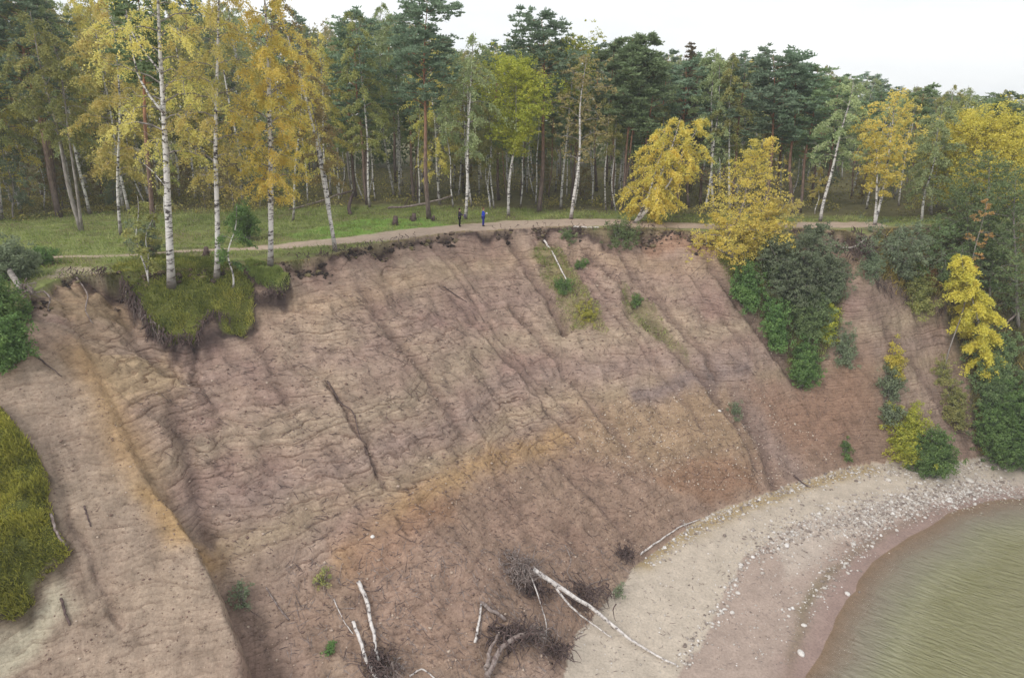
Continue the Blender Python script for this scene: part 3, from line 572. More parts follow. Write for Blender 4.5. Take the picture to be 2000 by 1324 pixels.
KIND = {
 # up, droop, crown style, profile, limbs per metre, leaves per limb, leaf size
 'birch': dict(up=0.75, droop=0.95, style='weep', dens=3.2, leafn=520, ls=0.082, bark='birch'),
 'aspen': dict(up=0.8, droop=0.35, style='blob', dens=3.2, leafn=440, ls=0.085, bark='birch'),
 'pine':  dict(up=0.50, droop=0.20, style='needle', dens=3.9, leafn=400, ls=0.18, bark='pine'),
 'spruce': dict(up=-0.05, droop=0.30, style='needle', dens=5.5, leafn=150, ls=0.15, bark='pine'),
 'leafy': dict(up=0.7, droop=0.5, style='blob', dens=2.9, leafn=340, ls=0.082, bark='grey'),
}
def tree_parts(kind, H, lean, R, t0, seed, dens=1.0, r0=None, ls=1.0, bend=1.0, sides=8, wob=0.18, curve=(0, 0), bare=0.0, side=None, cone=False):
    K = KIND[kind]; r = np.random.default_rng(seed); r0 = r0 or 0.011 * H + 0.03
    P = stem_path(H, lean, seed, 16, wob, bend, curve); tt = np.linspace(0, 1, 16)
    R_ = r0 * (1 - tt) ** 0.85 + 0.015; R_[0] *= 1.25
    tr = Acc(); tr.tube(P, R_, sides, 0, 1); br = Acc(); cr_ = Acc()
    n = max(6, int(K['dens'] * (1 - t0) * H ** 0.95 * (0.5 + 0.5 * dens)))
    for i in range(n):
        t = t0 + (0.985 - t0) * (i + r.uniform(0, 1)) / n; tc_ = (t - t0) / (1 - t0 + 1e-9); az = i * 2.399 + r.uniform(-0.5, 0.5)
        if kind == 'birch': pr = 0.35 + 0.9 * math.sin(pi * (0.12 + 0.8 * tc_)) - 0.35 * tc_
        elif kind == 'pine': pr = 0.55 + 0.75 * math.sin(pi * (0.1 + 0.75 * tc_)) - 0.35 * tc_
        elif kind == 'spruce': pr = 1.05 - 0.95 * tc_
        else: pr = 0.25 + 0.95 * math.sin(pi * (0.1 + 0.82 * tc_))
        if cone: pr = 1.12 - 0.92 * tc_
        L = R * pr * r.uniform(0.6, 1.2); base = interp(P, np.array([t]))[0]
        d = np.array([cos(az), sin(az), 0])
        if side is not None: d[:2] += side; 
        s = np.linspace(0, 1, 6)[:, None]; up = K['up'] * r.uniform(0.6, 1.3); dr = K['droop'] * r.uniform(0.6, 1.3)
        LP_ = base + d * L * s + np.array([0, 0, 1.0]) * L * (up * s - dr * s ** 2) + r.normal(size=(6, 3)) * 0.05 * L * s
        rb = 0.32 * (r0 * (1 - t) ** 0.85 + 0.015)
        br.tube(LP_, rb * (1 - s[:, 0]) ** 0.8 + 0.009, 4, 0.6, 0.9, cap=False)
        for q in range(2):                                   # side twigs
            sq = r.uniform(0.3, 0.8); b0 = interp(LP_, np.array([sq]))[0]; dd = r.normal(size=3) * 0.6 + d; dd[2] = abs(dd[2]) * 0.3 + 0.15
            b1 = b0 + dd / np.linalg.norm(dd) * L * 0.38; br.tube(np.array([b0, (b0 + b1) / 2 + [0, 0, 0.04 * L], b1 - [0, 0, 0.03 * L]]), [rb * 0.35 + 0.005, rb * 0.2 + 0.005, 0.006], 3, 0.6, 0.9, cap=False)
        if r.random() < bare: continue
        m = int(K['leafn'] * dens * (0.4 + 0.6 * min(1.5, L / max(R, .1))))
        cl = r.random()
        if K['style'] == 'weep':
            ns = max(3, m // 22); u = r.uniform(0.22, 1.0, ns) ** 0.8; st = interp(LP_, u)
            dh = r.normal(size=(ns, 3)) * 0.5 + d * 0.4; dh[:, 2] = 0; ln = r.uniform(0.35, 1.15, ns) * (0.5 + 0.18 * R)
            k = np.repeat(np.arange(ns), 22); wv = r.uniform(0, 1, len(k))
            Pt = st[k] + dh[k] * (ln[k] * wv)[:, None] * 0.9; Pt[:, 2] += 0.22 * ln[k] * wv - 0.95 * ln[k] * wv ** 1.5
            Pt += r.normal(size=Pt.shape) * 0.085; cc = 0.35 * cl + 0.35 * r.random(ns)[k] + 0.3 * r.random(len(k))
            leaves(cr_, Pt, K['ls'] * ls, cc, r)
        elif K['style'] == 'blob':
            nb = max(2, m // 20); u = r.uniform(0.25, 1.05, nb); cpt = interp(LP_, u) + r.normal(size=(nb, 3)) * 0.20 * L
            k = np.repeat(np.arange(nb), 20); v = r.normal(size=(len(k), 3)); v /= np.linalg.norm(v, axis=1)[:, None]
            rad = (0.12 + 0.10 * R * r.random(nb))[k] * r.uniform(0.35, 1.2, len(k)); Pt = cpt[k] + v * rad[:, None] * np.array([1.15, 1.15, 0.75])
            cc = 0.30 * cl + 0.3 * r.random(nb)[k] + 0.3 * r.random(len(k)) + 0.05 * v[:, 2]
            leaves(cr_, Pt, K['ls'] * ls, cc, r)
        else:
            nb = max(3, m // 26); u = r.uniform(0.25 if kind == 'spruce' else 0.42, 1.03, nb); cpt = interp(LP_, u) + r.normal(size=(nb, 3)) * np.array([0.15, 0.15, 0.13]) * L
            k = np.repeat(np.arange(nb), 26); v = r.normal(size=(len(k), 3)); v[:, 2] = np.abs(v[:, 2]) * 0.55 + 0.05; v /= np.linalg.norm(v, axis=1)[:, None]
            Pt = cpt[k] + v * (r.uniform(0.08, 0.42, len(k)) * (0.8 if kind == 'spruce' else 1))[:, None] * np.array([1.2, 1.2, 0.7])
            cc = 0.3 * cl + 0.3 * r.random(nb)[k] + 0.3 * r.random(len(k)) + 0.12 * v[:, 2]
            leaves(cr_, Pt, K['ls'] * ls, cc, r, 0.36, direction=v)
    return tr, br, cr_
def empty(name, loc): 
    e = bpy.data.objects.new(name, None); col.objects.link(e); e.location = loc; e.empty_display_size = 0.5; return e
NAME = dict(birch='birch_tree', aspen='aspen_tree', pine='pine_tree', spruce='spruce_tree', leafy='leafy_tree')
def build_tree(kind, loc, H, lean, R, t0, seed, leafm, label=None, group=None, name=None, stems=(), **kw):
    e = empty(name or NAME[kind], loc); bm_ = kw.pop('bark', None) or KIND[kind]['bark']
    tr, br, cr_ = tree_parts(kind, H, lean, R, t0, seed, **kw)
    tr.build('trunk', BM[bm_], e); 
    for j, (l2, h2) in enumerate(stems):
        kw2 = dict(kw); kw2['r0'] = (kw.get('r0') or 0.011 * H + 0.03) * 0.75
        t2, b2, c2 = tree_parts(kind, h2, l2, R * 0.8, t0, seed + 31 * (j + 1), **kw2)
        t2.build('trunk', BM[bm_], e)
        if b2.n: b2.build('branches', BM['grey' if bm_ == 'birch' else bm_], e)
        for dst, src in ((cr_, c2),):
            for V, F, Cc in zip(src.V, src.F, src.C): dst.V.append(V); dst.C.append(Cc)
            k = dst.n
            for V, F in zip(src.V, src.F): dst.F.append(F + k)
            dst.n += src.n
    if br.n: br.build('branches', BM['grey' if bm_ == 'birch' else bm_], e)
    if cr_.n: cr_.build('crown', LM[leafm], e, smooth=False)
    tag(e, label, 'tree', group); return e
def hero(kind, base, top, R, t0, leafm, label, seed, stems=(), group=None, depth=None, **kw):
    """a tree that stands where the sight line through `base` meets the ground and whose tip is at `top`"""
    if depth: r = ray(*base); b = r * (depth / r[1]); b = np.array([b[0], b[1], ground(b[0], b[1])])
    else: b = cast(*base)
    def tip(tp):
        r = ray(*tp); k = b[1] / r[1]; return np.array([r[0] * k, b[1], CAMH + r[2] * k])
    tp = tip(top) - b; st = []
    for s in stems: q = tip(s) - b; st.append(((q[0], 0.25), q[2]))
    b = b - [0, 0, 0.1]
    return build_tree(kind, b, tp[2], (tp[0], kw.pop('ly', 0.0)), R, t0, seed, leafm, label, group, stems=st, **kw)

# ------------------------------------------------------------------ trees one can tell apart
G1 = 'birches at the cliff edge'
T1 = hero('birch', (335, 560), (296, -160), 4.3, 0.40, 'gold', 'tallest white birch with golden leaves on the slumped turf, thick spotted trunk', 11, r0=0.27, dens=0.95, ls=0.8, group=G1, wob=0.10, ly=0.5)
hero('birch', (423, 545), (430, -110), 3.0, 0.30, 'gold', 'slim straight golden birch on the slumped turf, right of the thick spotted one', 12, r0=0.19, dens=0.9, ls=0.8, group=G1, wob=0.08)
hero('birch', (528, 520), (508, -130), 3.0, 0.28, 'amber', 'twin stemmed birch with hanging bright yellow foliage at the right end of the slumped turf', 13, stems=[(530, 40)], r0=0.19, dens=1.05, ls=0.8, group=G1, wob=0.10)
hero('birch', (655, 490), (530, -40), 1.9, 0.45, 'brown', 'thin leaning birch forked at its foot beside the path, nearly bare crown', 14, stems=[(604, 190)], r0=0.15, dens=0.45, group=G1, bend=1.35, wob=0.10)
hero('pine', (300, 492), (262, -60), 2.0, 0.62, 'pine2', 'pine with violet brown trunk behind the thick spotted birch', 15, r0=0.2, dens=0.9, wob=0.15)
hero('birch', (160, 452), (58, 20), 3.0, 0.45, 'olive', 'dark trunked leaning pair of birches in the grass at the left', 16, stems=[(95, 60)], r0=0.19, dens=0.9, bend=0.85, bark='grey', wob=0.15)
hero('birch', (2, 430), (-30, -120), 3.2, 0.30, 'olive', 'tree cut by the left edge of the photo, olive leaves', 17, r0=0.2, dens=1.0)
hero('birch', (292, 556), (268, 380), 0.9, 0.25, 'olive', 'small twiggy sapling left of the thick spotted birch trunk', 18, r0=0.05, dens=0.35, stems=[(300, 400)], group='saplings on the slumped turf')
hero('birch', (455, 562), (462, 400), 1.0, 0.3, 'green', 'small green sapling between two birch trunks on the slumped turf', 19, r0=0.06, dens=0.5, group='saplings on the slumped turf')
hero('pine', (120, 440), (30, -60), 3.4, 0.42, 'pine', 'dark blue green pine in the upper left corner', 20, dens=1.2, depth=70)
hero('birch', (230, 430), (215, -80), 3.4, 0.25, 'gold', 'golden birch standing back in the grass left of the thick spotted birch', 121, r0=0.13, dens=1.1, depth=60)
hero('birch', (570, 412), (590, 60), 2.2, 0.3, 'amber', 'small amber birch behind the thin leaning birch', 122, r0=0.10, dens=0.7, depth=68)
hero('birch', (326, 470), (318, 240), 1.2, 0.35, 'olive', 'thin pale stem just behind the thick spotted birch', 123, r0=0.07, dens=0.4)
# middle
GM = 'front row of the forest'
hero('birch', (722, 405), (690, 20), 2.6, 0.30, 'olive', 'grey birch behind the meadow with olive crown, behind the fallen log with upright stub', 21, r0=0.13, group=GM)
hero('birch', (770, 385), (745, 0), 2.8, 0.42, 'pale', 'tall pale green birch with curved white foot behind the meadow', 22, r0=0.15, group=GM, curve=(-0.5, 0), dens=1.1)
hero('birch', (800, 380), (812, 150), 1.5, 0.5, 'olive', 'thin white curved stem between the pale green birch and the red trunked pine', 23, r0=0.09, group=GM, curve=(0.4, 0), dens=0.5)
hero('pine', (838, 428), (835, -10), 3.0, 0.52, 'pine', 'tall pine with red trunk and dark crown, left of the two walkers', 24, r0=0.24, group=GM, dens=1.2)
hero('birch', (909, 428), (925, 60), 3.1, 0.36, 'pale', 'bright white birch with wispy pale crown beside the walker in black', 25, r0=0.15, group=GM, wob=0.08, dens=0.85)
hero('birch', (958, 408), (962, 240), 1.2, 0.45, 'olive', 'short thin birch stem between the white birch and the lime coloured aspen', 26, r0=0.08, group=GM, dens=0.5)
hero('aspen', (993, 422), (1010, 122), 2.9, 0.42, 'yellow', 'aspen with lime yellow crown right of the walker in blue', 27, r0=0.15, group=GM, dens=2.0)
hero('pine', (1053, 414), (1058, 30), 3.5, 0.56, 'pine', 'round topped pine with purple trunk behind the lime coloured aspen', 28, r0=0.24, group=GM, dens=1.2)
hero('leafy', (1115, 428), (1146, 110), 2.6, 0.36, 'brown', 'half bare brownish yellow birch leaning right, at the path edge', 29, r0=0.17, group=GM, bark='birch', dens=0.75, bend=0.9)
hero('aspen', (1095, 408), (1135, 70), 2.6, 0.55, 'yellow', 'yellow topped tree behind the half bare leaning birch', 30, r0=0.14, group=GM, dens=1.0)
hero('pine', (1212, 415), (1236, 72), 2.2, 0.48, 'pine2', 'slender pine with leaning trunk right of the half bare birch', 31, r0=0.16, group=GM, stems=[(1262, 74)], dens=1.1)
hero('pine', (1196, 408), (1200, 80), 2.0, 0.48, 'pine2', 'slender pine just left of the pair with leaning trunks', 32, r0=0.15, group=GM, dens=1.0)
hero('spruce', (1345, 405), (1350, 78), 2.6, 0.2, 'spruce', 'brownish spruce rising behind the domed golden birch', 33, r0=0.16, group=GM, dens=1.1)
hero('birch', (1238, 436), (1330, 228), 3.3, 0.10, 'amber', 'domed golden birch bending right over the cliff edge', 34, r0=0.16, stems=[(1378, 226), (1300, 250)], group=G1, dens=1.05, bend=0.8)
hero('birch', (1395, 410), (1400, 90), 2.3, 0.40, 'pale', 'pale green birch with straight trunk behind the domed golden birch', 35, r0=0.13, group=GM, dens=0.9)
hero('birch', (1425, 412), (1435, 100), 2.0, 0.42, 'olive', 'olive birch right of the pale green one behind the golden trees', 36, r0=0.13, group=GM, dens=0.9)
hero('pine', (1500, 415), (1510, 105), 2.6, 0.50, 'pine', 'dark pine behind the top of the bushy golden tree', 37, group=GM, dens=1.1)
hero('pine', (1548, 415), (1560, 112), 2.6, 0.46, 'pine', 'dark pine left of the leaning grey birch', 38, group=GM, dens=1.1)
hero('birch', (1602, 432), (1668, 150), 2.6, 0.42, 'pale', 'grey birch leaning strongly right with thin pale crown', 39, r0=0.16, group=GM, bend=0.9, dens=0.8)
hero('aspen', (1592, 418), (1600, 330), 0.9, 0.2, 'gold', 'small yellow sapling at the foot of the leaning grey birch', 40, r0=0.05, group='saplings at the forest edge', dens=0.6)
hero('aspen', (1708, 440), (1748, 195), 2.7, 0.30, 'amber', 'white trunked birch with amber crown leaning right above the root filled hollow', 41, r0=0.15, stems=[(1706, 250)], group=GM, dens=0.85, bend=0.9)
hero('birch', (1800, 432), (1842, 205), 2.2, 0.22, 'pale', 'light green birch with bent white trunk right of the amber one', 42, r0=0.12, group=GM, dens=1.1)
hero('leafy', (1900, 425), (1905, 226), 4.6, 0.10, 'lemon', 'broad lemon yellow maple near the right edge', 43, r0=0.16, group=GM, dens=3.0)
hero('leafy', (1985, 425), (1975, 235), 3.4, 0.10, 'lemon', 'broad lemon yellow maple cut by the right edge', 44, r0=0.16, group=GM, dens=2.6)
# slope, right
GS = 'trees and bushes on the right hand slope'
hero('leafy', (1430, 505), (1492, 268), 4.3, 0.03, 'amber', 'bushy deep golden tree spilling over the cliff edge', 45, r0=0.13, stems=[(1400, 425), (1525, 400), (1375, 465)], group=GS, dens=1.45, bend=1.1, cone=True, wob=0.55)
hero('leafy', (1455, 500), (1535, 395), 2.2, 0.0, 'gold', 'low yellow bush on the right of the golden tree spilling over the edge', 145, r0=0.08, group=GS, dens=1.3)
hero('leafy', (1550, 600), (1580, 455), 2.6, 0.0, 'greyg', 'grey green alder below the bushy golden tree', 46, r0=0.1, stems=[(1500, 470), (1625, 490), (1600, 440)], group=GS, dens=1.5)
hero('leafy', (1905, 560), (1930, 300), 3.2, 0.15, 'dark', 'dark green alder under the lemon yellow maples', 47, r0=0.14, stems=[(1890, 370)], group=GS, dens=1.2)
hero('leafy', (1990, 640), (1985, 340), 3.6, 0.1, 'dark', 'dark green alder cut by the right edge above the round bush', 48, r0=0.14, group=GS, dens=1.3)
hero('leafy', (1935, 590), (1945, 430), 2.6, 0.1, 'dark', 'low dark alder between the two taller ones at the right', 148, r0=0.1, group=GS, dens=1.3)
hero('leafy', (1755, 545), (1760, 440), 2.4, 0.0, 'greyg', 'grey green thicket bush on the rim right of the root filled hollow', 49, r0=0.07, stems=[(1730, 462), (1800, 452)], group=GS, dens=1.1)
hero('leafy', (1830, 560), (1835, 440), 2.4, 0.0, 'dark', 'dark thicket bush left of the yellow slope birch', 50, r0=0.07, group=GS, dens=1.2)
hero('birch', (1930, 735), (1876, 492), 1.7, 0.08, 'lemon', 'slender bright yellow birch leaning left on the slope above the round green bush', 51, r0=0.10, group=GS, dens=2.2, bend=0.9)
hero('leafy', (1915, 420), (1930, 385), 0.9, 0.6, 'rust', 'small orange tipped tree in the dark alders', 52, r0=0.05, group=GS, dens=0.3, depth=58)

def limb(tree, parts):
    off = np.array(tree.location); a = Acc()
    for pts, ra, rb in parts:
        P = []
        for px, py in pts: rr_ = ray(px, py); k = off[1] / rr_[1]; P.append(np.array([rr_[0] * k, off[1] - 0.1, CAMH + rr_[2] * k]) - off)
        a.tube(smooth_(P, 12), np.linspace(ra, rb, 12), 6)
    a.build('limb', BM['birch'], tree)
def smooth_(P, n):
    P = np.asarray(P); t = np.linspace(0, 1, n) * (len(P) - 1); return interp(P, t / (len(P) - 1))
limb(T1, [([(322, 222), (296, 192), (272, 150), (262, 110), (248, 20)], 0.09, 0.03)]); limb(T1, [([(318, 145), (290, 110), (262, 70), (246, 30)], 0.075, 0.03)]); limb(T1, [([(330, 370), (300, 335), (280, 318)], 0.04, 0.015)])

# ------------------------------------------------------------------ bushes
def bush(px, py, w, h, leafm, label, seed, group=None, dens=1.0, cat='bush', name='bush', ls=1.0, depthw=None):
    """multi-stemmed bush: w and h in metres, foot at the photo pixel"""
    r = np.random.default_rng(seed); b = cast(px, py); e = empty(name, b)
    st = Acc(); lf = Acc(); n = max(5, int(7 * w)); dw = depthw or w
    for i in range(n):
        az = i * 2.4 + r.uniform(-.3, .3); q = math.sqrt((i + 0.5) / n); tip = np.array([cos(az) * w / 2 * q * 0.95, sin(az) * dw / 2 * q * 0.95, h * (1 - 0.5 * q * q) * r.uniform(0.6, 1.15)])
        z0 = ground(b[0] + tip[0], b[1] + tip[1]) - b[2]; tip[2] += min(0.6 * h, max(-0.8 * h, z0))
        Pp = np.array([[0.15 * cos(az) * w * q, 0.15 * sin(az) * w * q, -0.1], [tip[0] * 0.55, tip[1] * 0.55, tip[2] * 0.55 + 0.05 * h], tip]); st.tube(Pp, [0.02 + 0.01 * h, 0.015 + 0.004 * h, 0.006], 4, cap=False)
        nb = int(8 * dens * (0.5 + h / 2)); u = r.uniform(0.25, 1.05, nb); cpt = interp(Pp, u) + r.normal(size=(nb, 3)) * np.array([0.17, 0.17, 0.13]) * max(w, h) ** 0.75
        k = np.repeat(np.arange(nb), 30); v = r.normal(size=(len(k), 3)); v /= np.linalg.norm(v, axis=1)[:, None]
        Pt = cpt[k] + v * (r.uniform(0.08, 0.30, len(k)) * min(1, 0.5 + h / 4))[:, None]; cl = r.random()
        leaves(lf, Pt, 0.066 * ls * min(1.2, 0.6 + h / 4), 0.3 * cl + 0.3 * r.random(nb)[k] + 0.3 * r.random(len(k)) + 0.08 * v[:, 2], r)
    st.build('stems', BM['grey'], e); lf.build('foliage', LM[leafm], e, smooth=False); return tag(e, label, cat, group)
bush(1815, 925, 3.6, 3.9, 'green', 'round green bush standing on the beach edge', 61, GS, 1.5)
bush(1765, 880, 4.2, 3.0, 'yellow', 'yellow green bush just left of the round green one on the beach edge', 62, GS, 1.2)
bush(1735, 800, 2.6, 3.0, 'greyg', 'grey green bush above the yellow green one on the slope', 63, GS, 0.8)
bush(1742, 735, 1.1, 3.0, 'lemon', 'narrow bright yellow bush in the bare hollow', 64, GS, 1.0)
bush(1965, 905, 6.0, 6.5, 'green', 'large round green bush at the right edge of the beach', 65, GS, 1.7)
bush(1930, 760, 4.5, 4.0, 'dark', 'dark green bush behind the large round one at the right edge', 66, GS, 1.2)
bush(1565, 752, 2.1, 3.6, 'green', 'lowest green bush of the diagonal row down the slope', 67, GS, 1.4)
bush(1510, 665, 2.5, 3.0, 'green', 'middle green bush of the diagonal row down the slope', 68, GS, 1.4)
bush(1455, 600, 2.6, 3.0, 'green', 'topmost small green bush of the diagonal row down the slope', 69, GS, 1.3)
bush(1578, 650, 3.4, 3.6, 'dark', 'dark bush right of the diagonal row of green bushes', 70, GS, 1.4)
bush(1600, 600, 4.0, 3.6, 'greyg', 'grey green bush under the grey green alder', 71, GS, 1.3)
bush(1612, 655, 1.8, 2.2, 'yellow', 'yellowish bush at the right foot of the dark bush', 72, GS, 1.0)
bush(1645, 695, 2.4, 1.9, 'greyg', 'small blue grey willow bush at the mouth of the hollow', 73, GS, 0.9)
bush(1520, 545, 3.4, 3.2, 'dark', 'dark bush directly below the golden tree', 74, GS, 1.3)
bush(1700, 520, 2.6, 1.8, 'greyg', 'low grey thicket on the near side of the root filled hollow', 75, GS, 0.9)
bush(1790, 590, 3.2, 2.2, 'olive', 'olive thicket along the rim of the bare hollow', 76, GS, 1.1)
bush(1815, 555, 1.4, 1.6, 'rust', 'small rusty orange bush in the rim thicket', 77, GS, 0.9)
bush(1860, 820, 2.2, 2.4, 'olive', 'olive bush at the right of the bare hollow', 78, GS, 0.9)
bush(1840, 745, 2.0, 1.6, 'olive', 'sparse olive bush inside the bare hollow', 79, GS, 0.6)
bush(1652, 890, 1.0, 1.2, 'green', 'tiny green bush alone near the foot of the slope', 80, 'small shrubs on the bare slope', 0.8)
bush(1436, 812, 0.9, 1.1, 'greyg', 'tiny grey green shrub in the gravelly slope', 81, 'small shrubs on the bare slope', 0.7)
bush(1215, 470, 3.6, 1.3, 'dark', 'low dark green shrubs hanging below the cliff lip', 82, 'small shrubs on the bare slope', 0.9)
bush(1108, 462, 1.6, 0.8, 'dark', 'small dark tuft under the lip left of the hanging shrubs', 83, 'small shrubs on the bare slope', 0.8)
bush(1100, 572, 1.7, 1.1, 'green', 'green shrub at the lower end of the white log on the upper slope', 84, 'small shrubs on the bare slope', 0.9)
bush(1135, 525, 1.3, 0.9, 'green', 'green shrub right of the white log on the upper slope', 85, 'small shrubs on the bare slope', 0.7)
bush(1145, 620, 2.2, 0.9, 'moss', 'yellow green shrub at the lower end of the grassy patch', 86, 'small shrubs on the bare slope', 0.9)
bush(1243, 600, 1.1, 1.2, 'green', 'thin green shrub in the middle of the slope', 87, 'small shrubs on the bare slope', 0.5)
bush(475, 1178, 0.9, 1.1, 'greyg', 'thin grey weed beside the gully at the lower left', 88, 'small shrubs on the bare slope', 0.5)
bush(645, 1275, 0.7, 0.5, 'green', 'low green weed left of the leaning white log', 89, 'small shrubs on the bare slope', 0.8)
bush(632, 1140, 1.3, 0.6, 'olive', 'sparse olive weeds above the leaning white log', 90, 'small shrubs on the bare slope', 0.4)
bush(1208, 1165, 0.8, 0.9, 'greyg', 'pale weed beside the beach below the root tangle', 91, 'small shrubs on the bare slope', 0.4)
bush(18, 715, 2.3, 2.4, 'green', 'green bush on the slope at the left edge', 92, 'shrubs at the left edge', 1.3)
bush(12, 640, 2.6, 2.0, 'green', 'green bush below the leaning trunk at the left edge', 93, 'shrubs at the left edge', 1.2)
bush(30, 545, 3.2, 2.4, 'greyg', 'grey green bush beside the leaning trunk at the left edge', 94, 'shrubs at the left edge', 1.1)
bush(85, 515, 2.4, 1.0, 'green', 'low green bush between meadow and cliff lip at the left', 95, 'shrubs at the left edge', 1.0)
bush(480, 470, 2.2, 3.0, 'green', 'green bush behind the path between the golden birches', 96, 'shrubs at the left edge', 0.9)
bush(290, 505, 1.8, 3.2, 'greyg', 'tall thin grey green shrub left of the thick spotted birch', 97, 'shrubs at the left edge', 0.6)

# ------------------------------------------------------------------ the forest behind (copies of a few built trees)
def skyline(px): return np.interp(px, [-200, 500, 640, 720, 830, 900, 1050, 1200, 1340, 1500, 1620, 1720, 1900, 2000, 2200], [-60, -20, 45, 20, 30, 90, 60, 88, 98, 112, 130, 158, 165, 196, 205])
protos = []
def proto(kind, H, R, t0, leafm, seed, **kw):
    e = build_tree(kind, (0, 0, 0), H, (0.5 * math.sin(seed), 0.3), R, t0, seed, leafm, sides=6, **kw); protos.append([e, H, kind, leafm, 0]); return e
FP = dict(pine=[], birch=[], olive=[], brown=[], gold=[])
for q, (t0_, R_) in enumerate(((0.42, 2.5), (0.36, 2.2), (0.48, 2.4))): proto('pine', 18, R_, t0_, 'pine' if q != 1 else 'pine2', 200 + q, dens=0.72, r0=0.19); FP['pine'].append(len(protos) - 1)
for q in range(2): proto('birch', 17, 2.6, 0.32, 'pale', 210 + q, dens=0.62, r0=0.13); FP['birch'].append(len(protos) - 1)
for q in range(3): proto('birch', 17, 2.7, 0.28, 'olive', 220 + q, dens=0.66, r0=0.12); FP['olive'].append(len(protos) - 1)
for q in range(1): proto('leafy', 15, 2.4, 0.30, 'brown', 230 + q, dens=0.8, r0=0.13); FP['brown'].append(len(protos) - 1)
for q in range(2): proto('birch', 16, 2.7, 0.18, 'gold', 240 + q, dens=0.95, r0=0.12); FP['gold'].append(len(protos) - 1)
FLABEL = {'pine': 'dark needled pine standing among many in the forest behind the front row', 'pale': 'pale green birch standing among many in the forest behind the front row',
          'olive': 'olive leaved birch standing among many in the forest behind the front row', 'brown': 'brownish thin leaved tree in the forest behind the front row',
          'gold': 'golden leaved birch standing among many in the forest behind the front row', 'pine2': 'mid green pine standing among many in the forest behind the front row'}
rng = np.random.default_rng(5); placed = []
FOREST = []
def place_proto(pi_, x, y, H):
    e, H0, kind, lm, used = protos[pi_]; s = H / H0
    if not used: o = e; protos[pi_][4] = 1
    else:
        o = e.copy(); col.objects.link(o)
        for ch in list(e.children):
            c = ch.copy(); col.objects.link(c); c.parent = o
    o.location = (x, y, ground(x, y) - 0.1); o.rotation_euler = (0, 0, rng.uniform(0, 6.28)); o.scale = (0.5 + 0.5 * s, 0.5 + 0.5 * s, s)
    tag(o, FLABEL[lm], 'tree', FGROUP[lm]); FOREST.append((o, x, y, lm))
FGROUP = ({'pine': 'pines in the forest', 'pine2': 'green pines in the forest', 'pale': 'pale birches in the forest', 'olive': 'olive birches in the forest', 'brown': 'brownish trees in the forest', 'gold': 'golden birches in the forest'})
tries = 0
while len(placed) < 235 and tries < 20000:
    tries += 1
    f = rng.random(); y = 71 + 58 * f ** 1.15; px = rng.uniform(-120, 2120); x = (px - CX) / F_PX * (y * CP + 10 * SP)
    if px < 640 and rng.random() < 0.6: y -= 12 * rng.random(); x = (px - CX) / F_PX * (y * CP + 10 * SP)
    bp = project(x, y, PLAT)
    if lookup(FORM, np.array([x]), np.array([y]))[0] < 0.5: continue
    if any((x - a) ** 2 + (y - b) ** 2 < (2.4 + 0.03 * (y - 60)) ** 2 for a, b in placed): continue
    d = y * CP + (CAMH - PLAT) * SP; top = skyline(px) + abs(rng.normal()) * 22 
    r_ = ray(px, top); H = min(25, max(10, CAMH + r_[2] * y / r_[1] - PLAT))
    wts = np.array([0.18, 0.10, 0.38, 0.14, 0.20]) if px < 650 else (np.array([0.24, 0.28, 0.34, 0.08, 0.06]) if px < 1150 else np.array([0.40, 0.32, 0.18, 0.06, 0.04]))
    k = rng.choice(5, p=wts); fam = ['pine', 'birch', 'olive', 'brown', 'gold'][k]; placed.append((x, y)); place_proto(int(rng.choice(FP[fam])), x, y, H)

mid = []
for q, (lm_, hh) in enumerate((('olive', 6.5), ('brown', 6.0), ('greyg', 5.5))):
    protos.append([build_tree('leafy', (0, 0, 0), hh, (0.3, 0), 1.7, 0.12, 260 + q, lm_, sides=5, dens=0.9, r0=0.06, name='understory_tree'), hh, 'leafy', 'u' + lm_, 0]); mid.append(len(protos) - 1)
FLABEL.update(uolive='low olive leaved tree filling the forest under the taller ones', ubrown='low brownish leaved tree filling the forest under the taller ones', ugreyg='low grey green leaved tree filling the forest under the taller ones')
FGROUP.update(uolive='low olive trees under the forest', ubrown='low brownish trees under the forest', ugreyg='low grey green trees under the forest')
poles_ = []
for q, (k_, lm_, R_) in enumerate((('birch', 'olive', 1.3), ('birch', 'pale', 1.2), ('pine', 'pine2', 1.4))):
    protos.append([build_tree(k_, (0, 0, 0), 13, (0.5, 0.2), R_, 0.62, 280 + q, lm_, sides=6, dens=0.6, r0=0.085, curve=(0.25, 0)), 13, k_, 's' + lm_, 0]); poles_.append(len(protos) - 1)
FLABEL.update({'s' + k: 'x' for k in ('olive', 'pale', 'pine2')}); FGROUP.update(solive='slender olive birches at the forest edge', spale='slender pale birches at the forest edge', spine2='slender pines at the forest edge')
for i in range(95):
    px = rng.uniform(-100, 2100) if i > 50 else rng.uniform(640, 1350); y = rng.uniform(68, 88); x = (px - CX) / F_PX * (y * CP + 10 * SP)
    if lookup(FORM, np.array([x]), np.array([y]))[0] < 0.4 or any((x - a) ** 2 + (y - b) ** 2 < 1.3 for a, b in placed): continue
    placed.append((x, y)); place_proto(int(rng.choice(poles_, p=[0.4, 0.4, 0.2])), x, y, rng.uniform(9, 14))
for i in range(80):
    px = rng.uniform(-120, 2120) if i > 45 else rng.uniform(-100, 640); y = rng.uniform(74, 100) if px > 640 else rng.uniform(62, 90); x = (px - CX) / F_PX * (y * CP + 10 * SP)
    if lookup(FORM, np.array([x]), np.array([y]))[0] < 0.6 or any((x - a) ** 2 + (y - b) ** 2 < 1.7 for a, b in placed): continue
    placed.append((x, y)); place_proto(int(rng.choice(mid)), x, y, rng.uniform(3.5, 8.5))

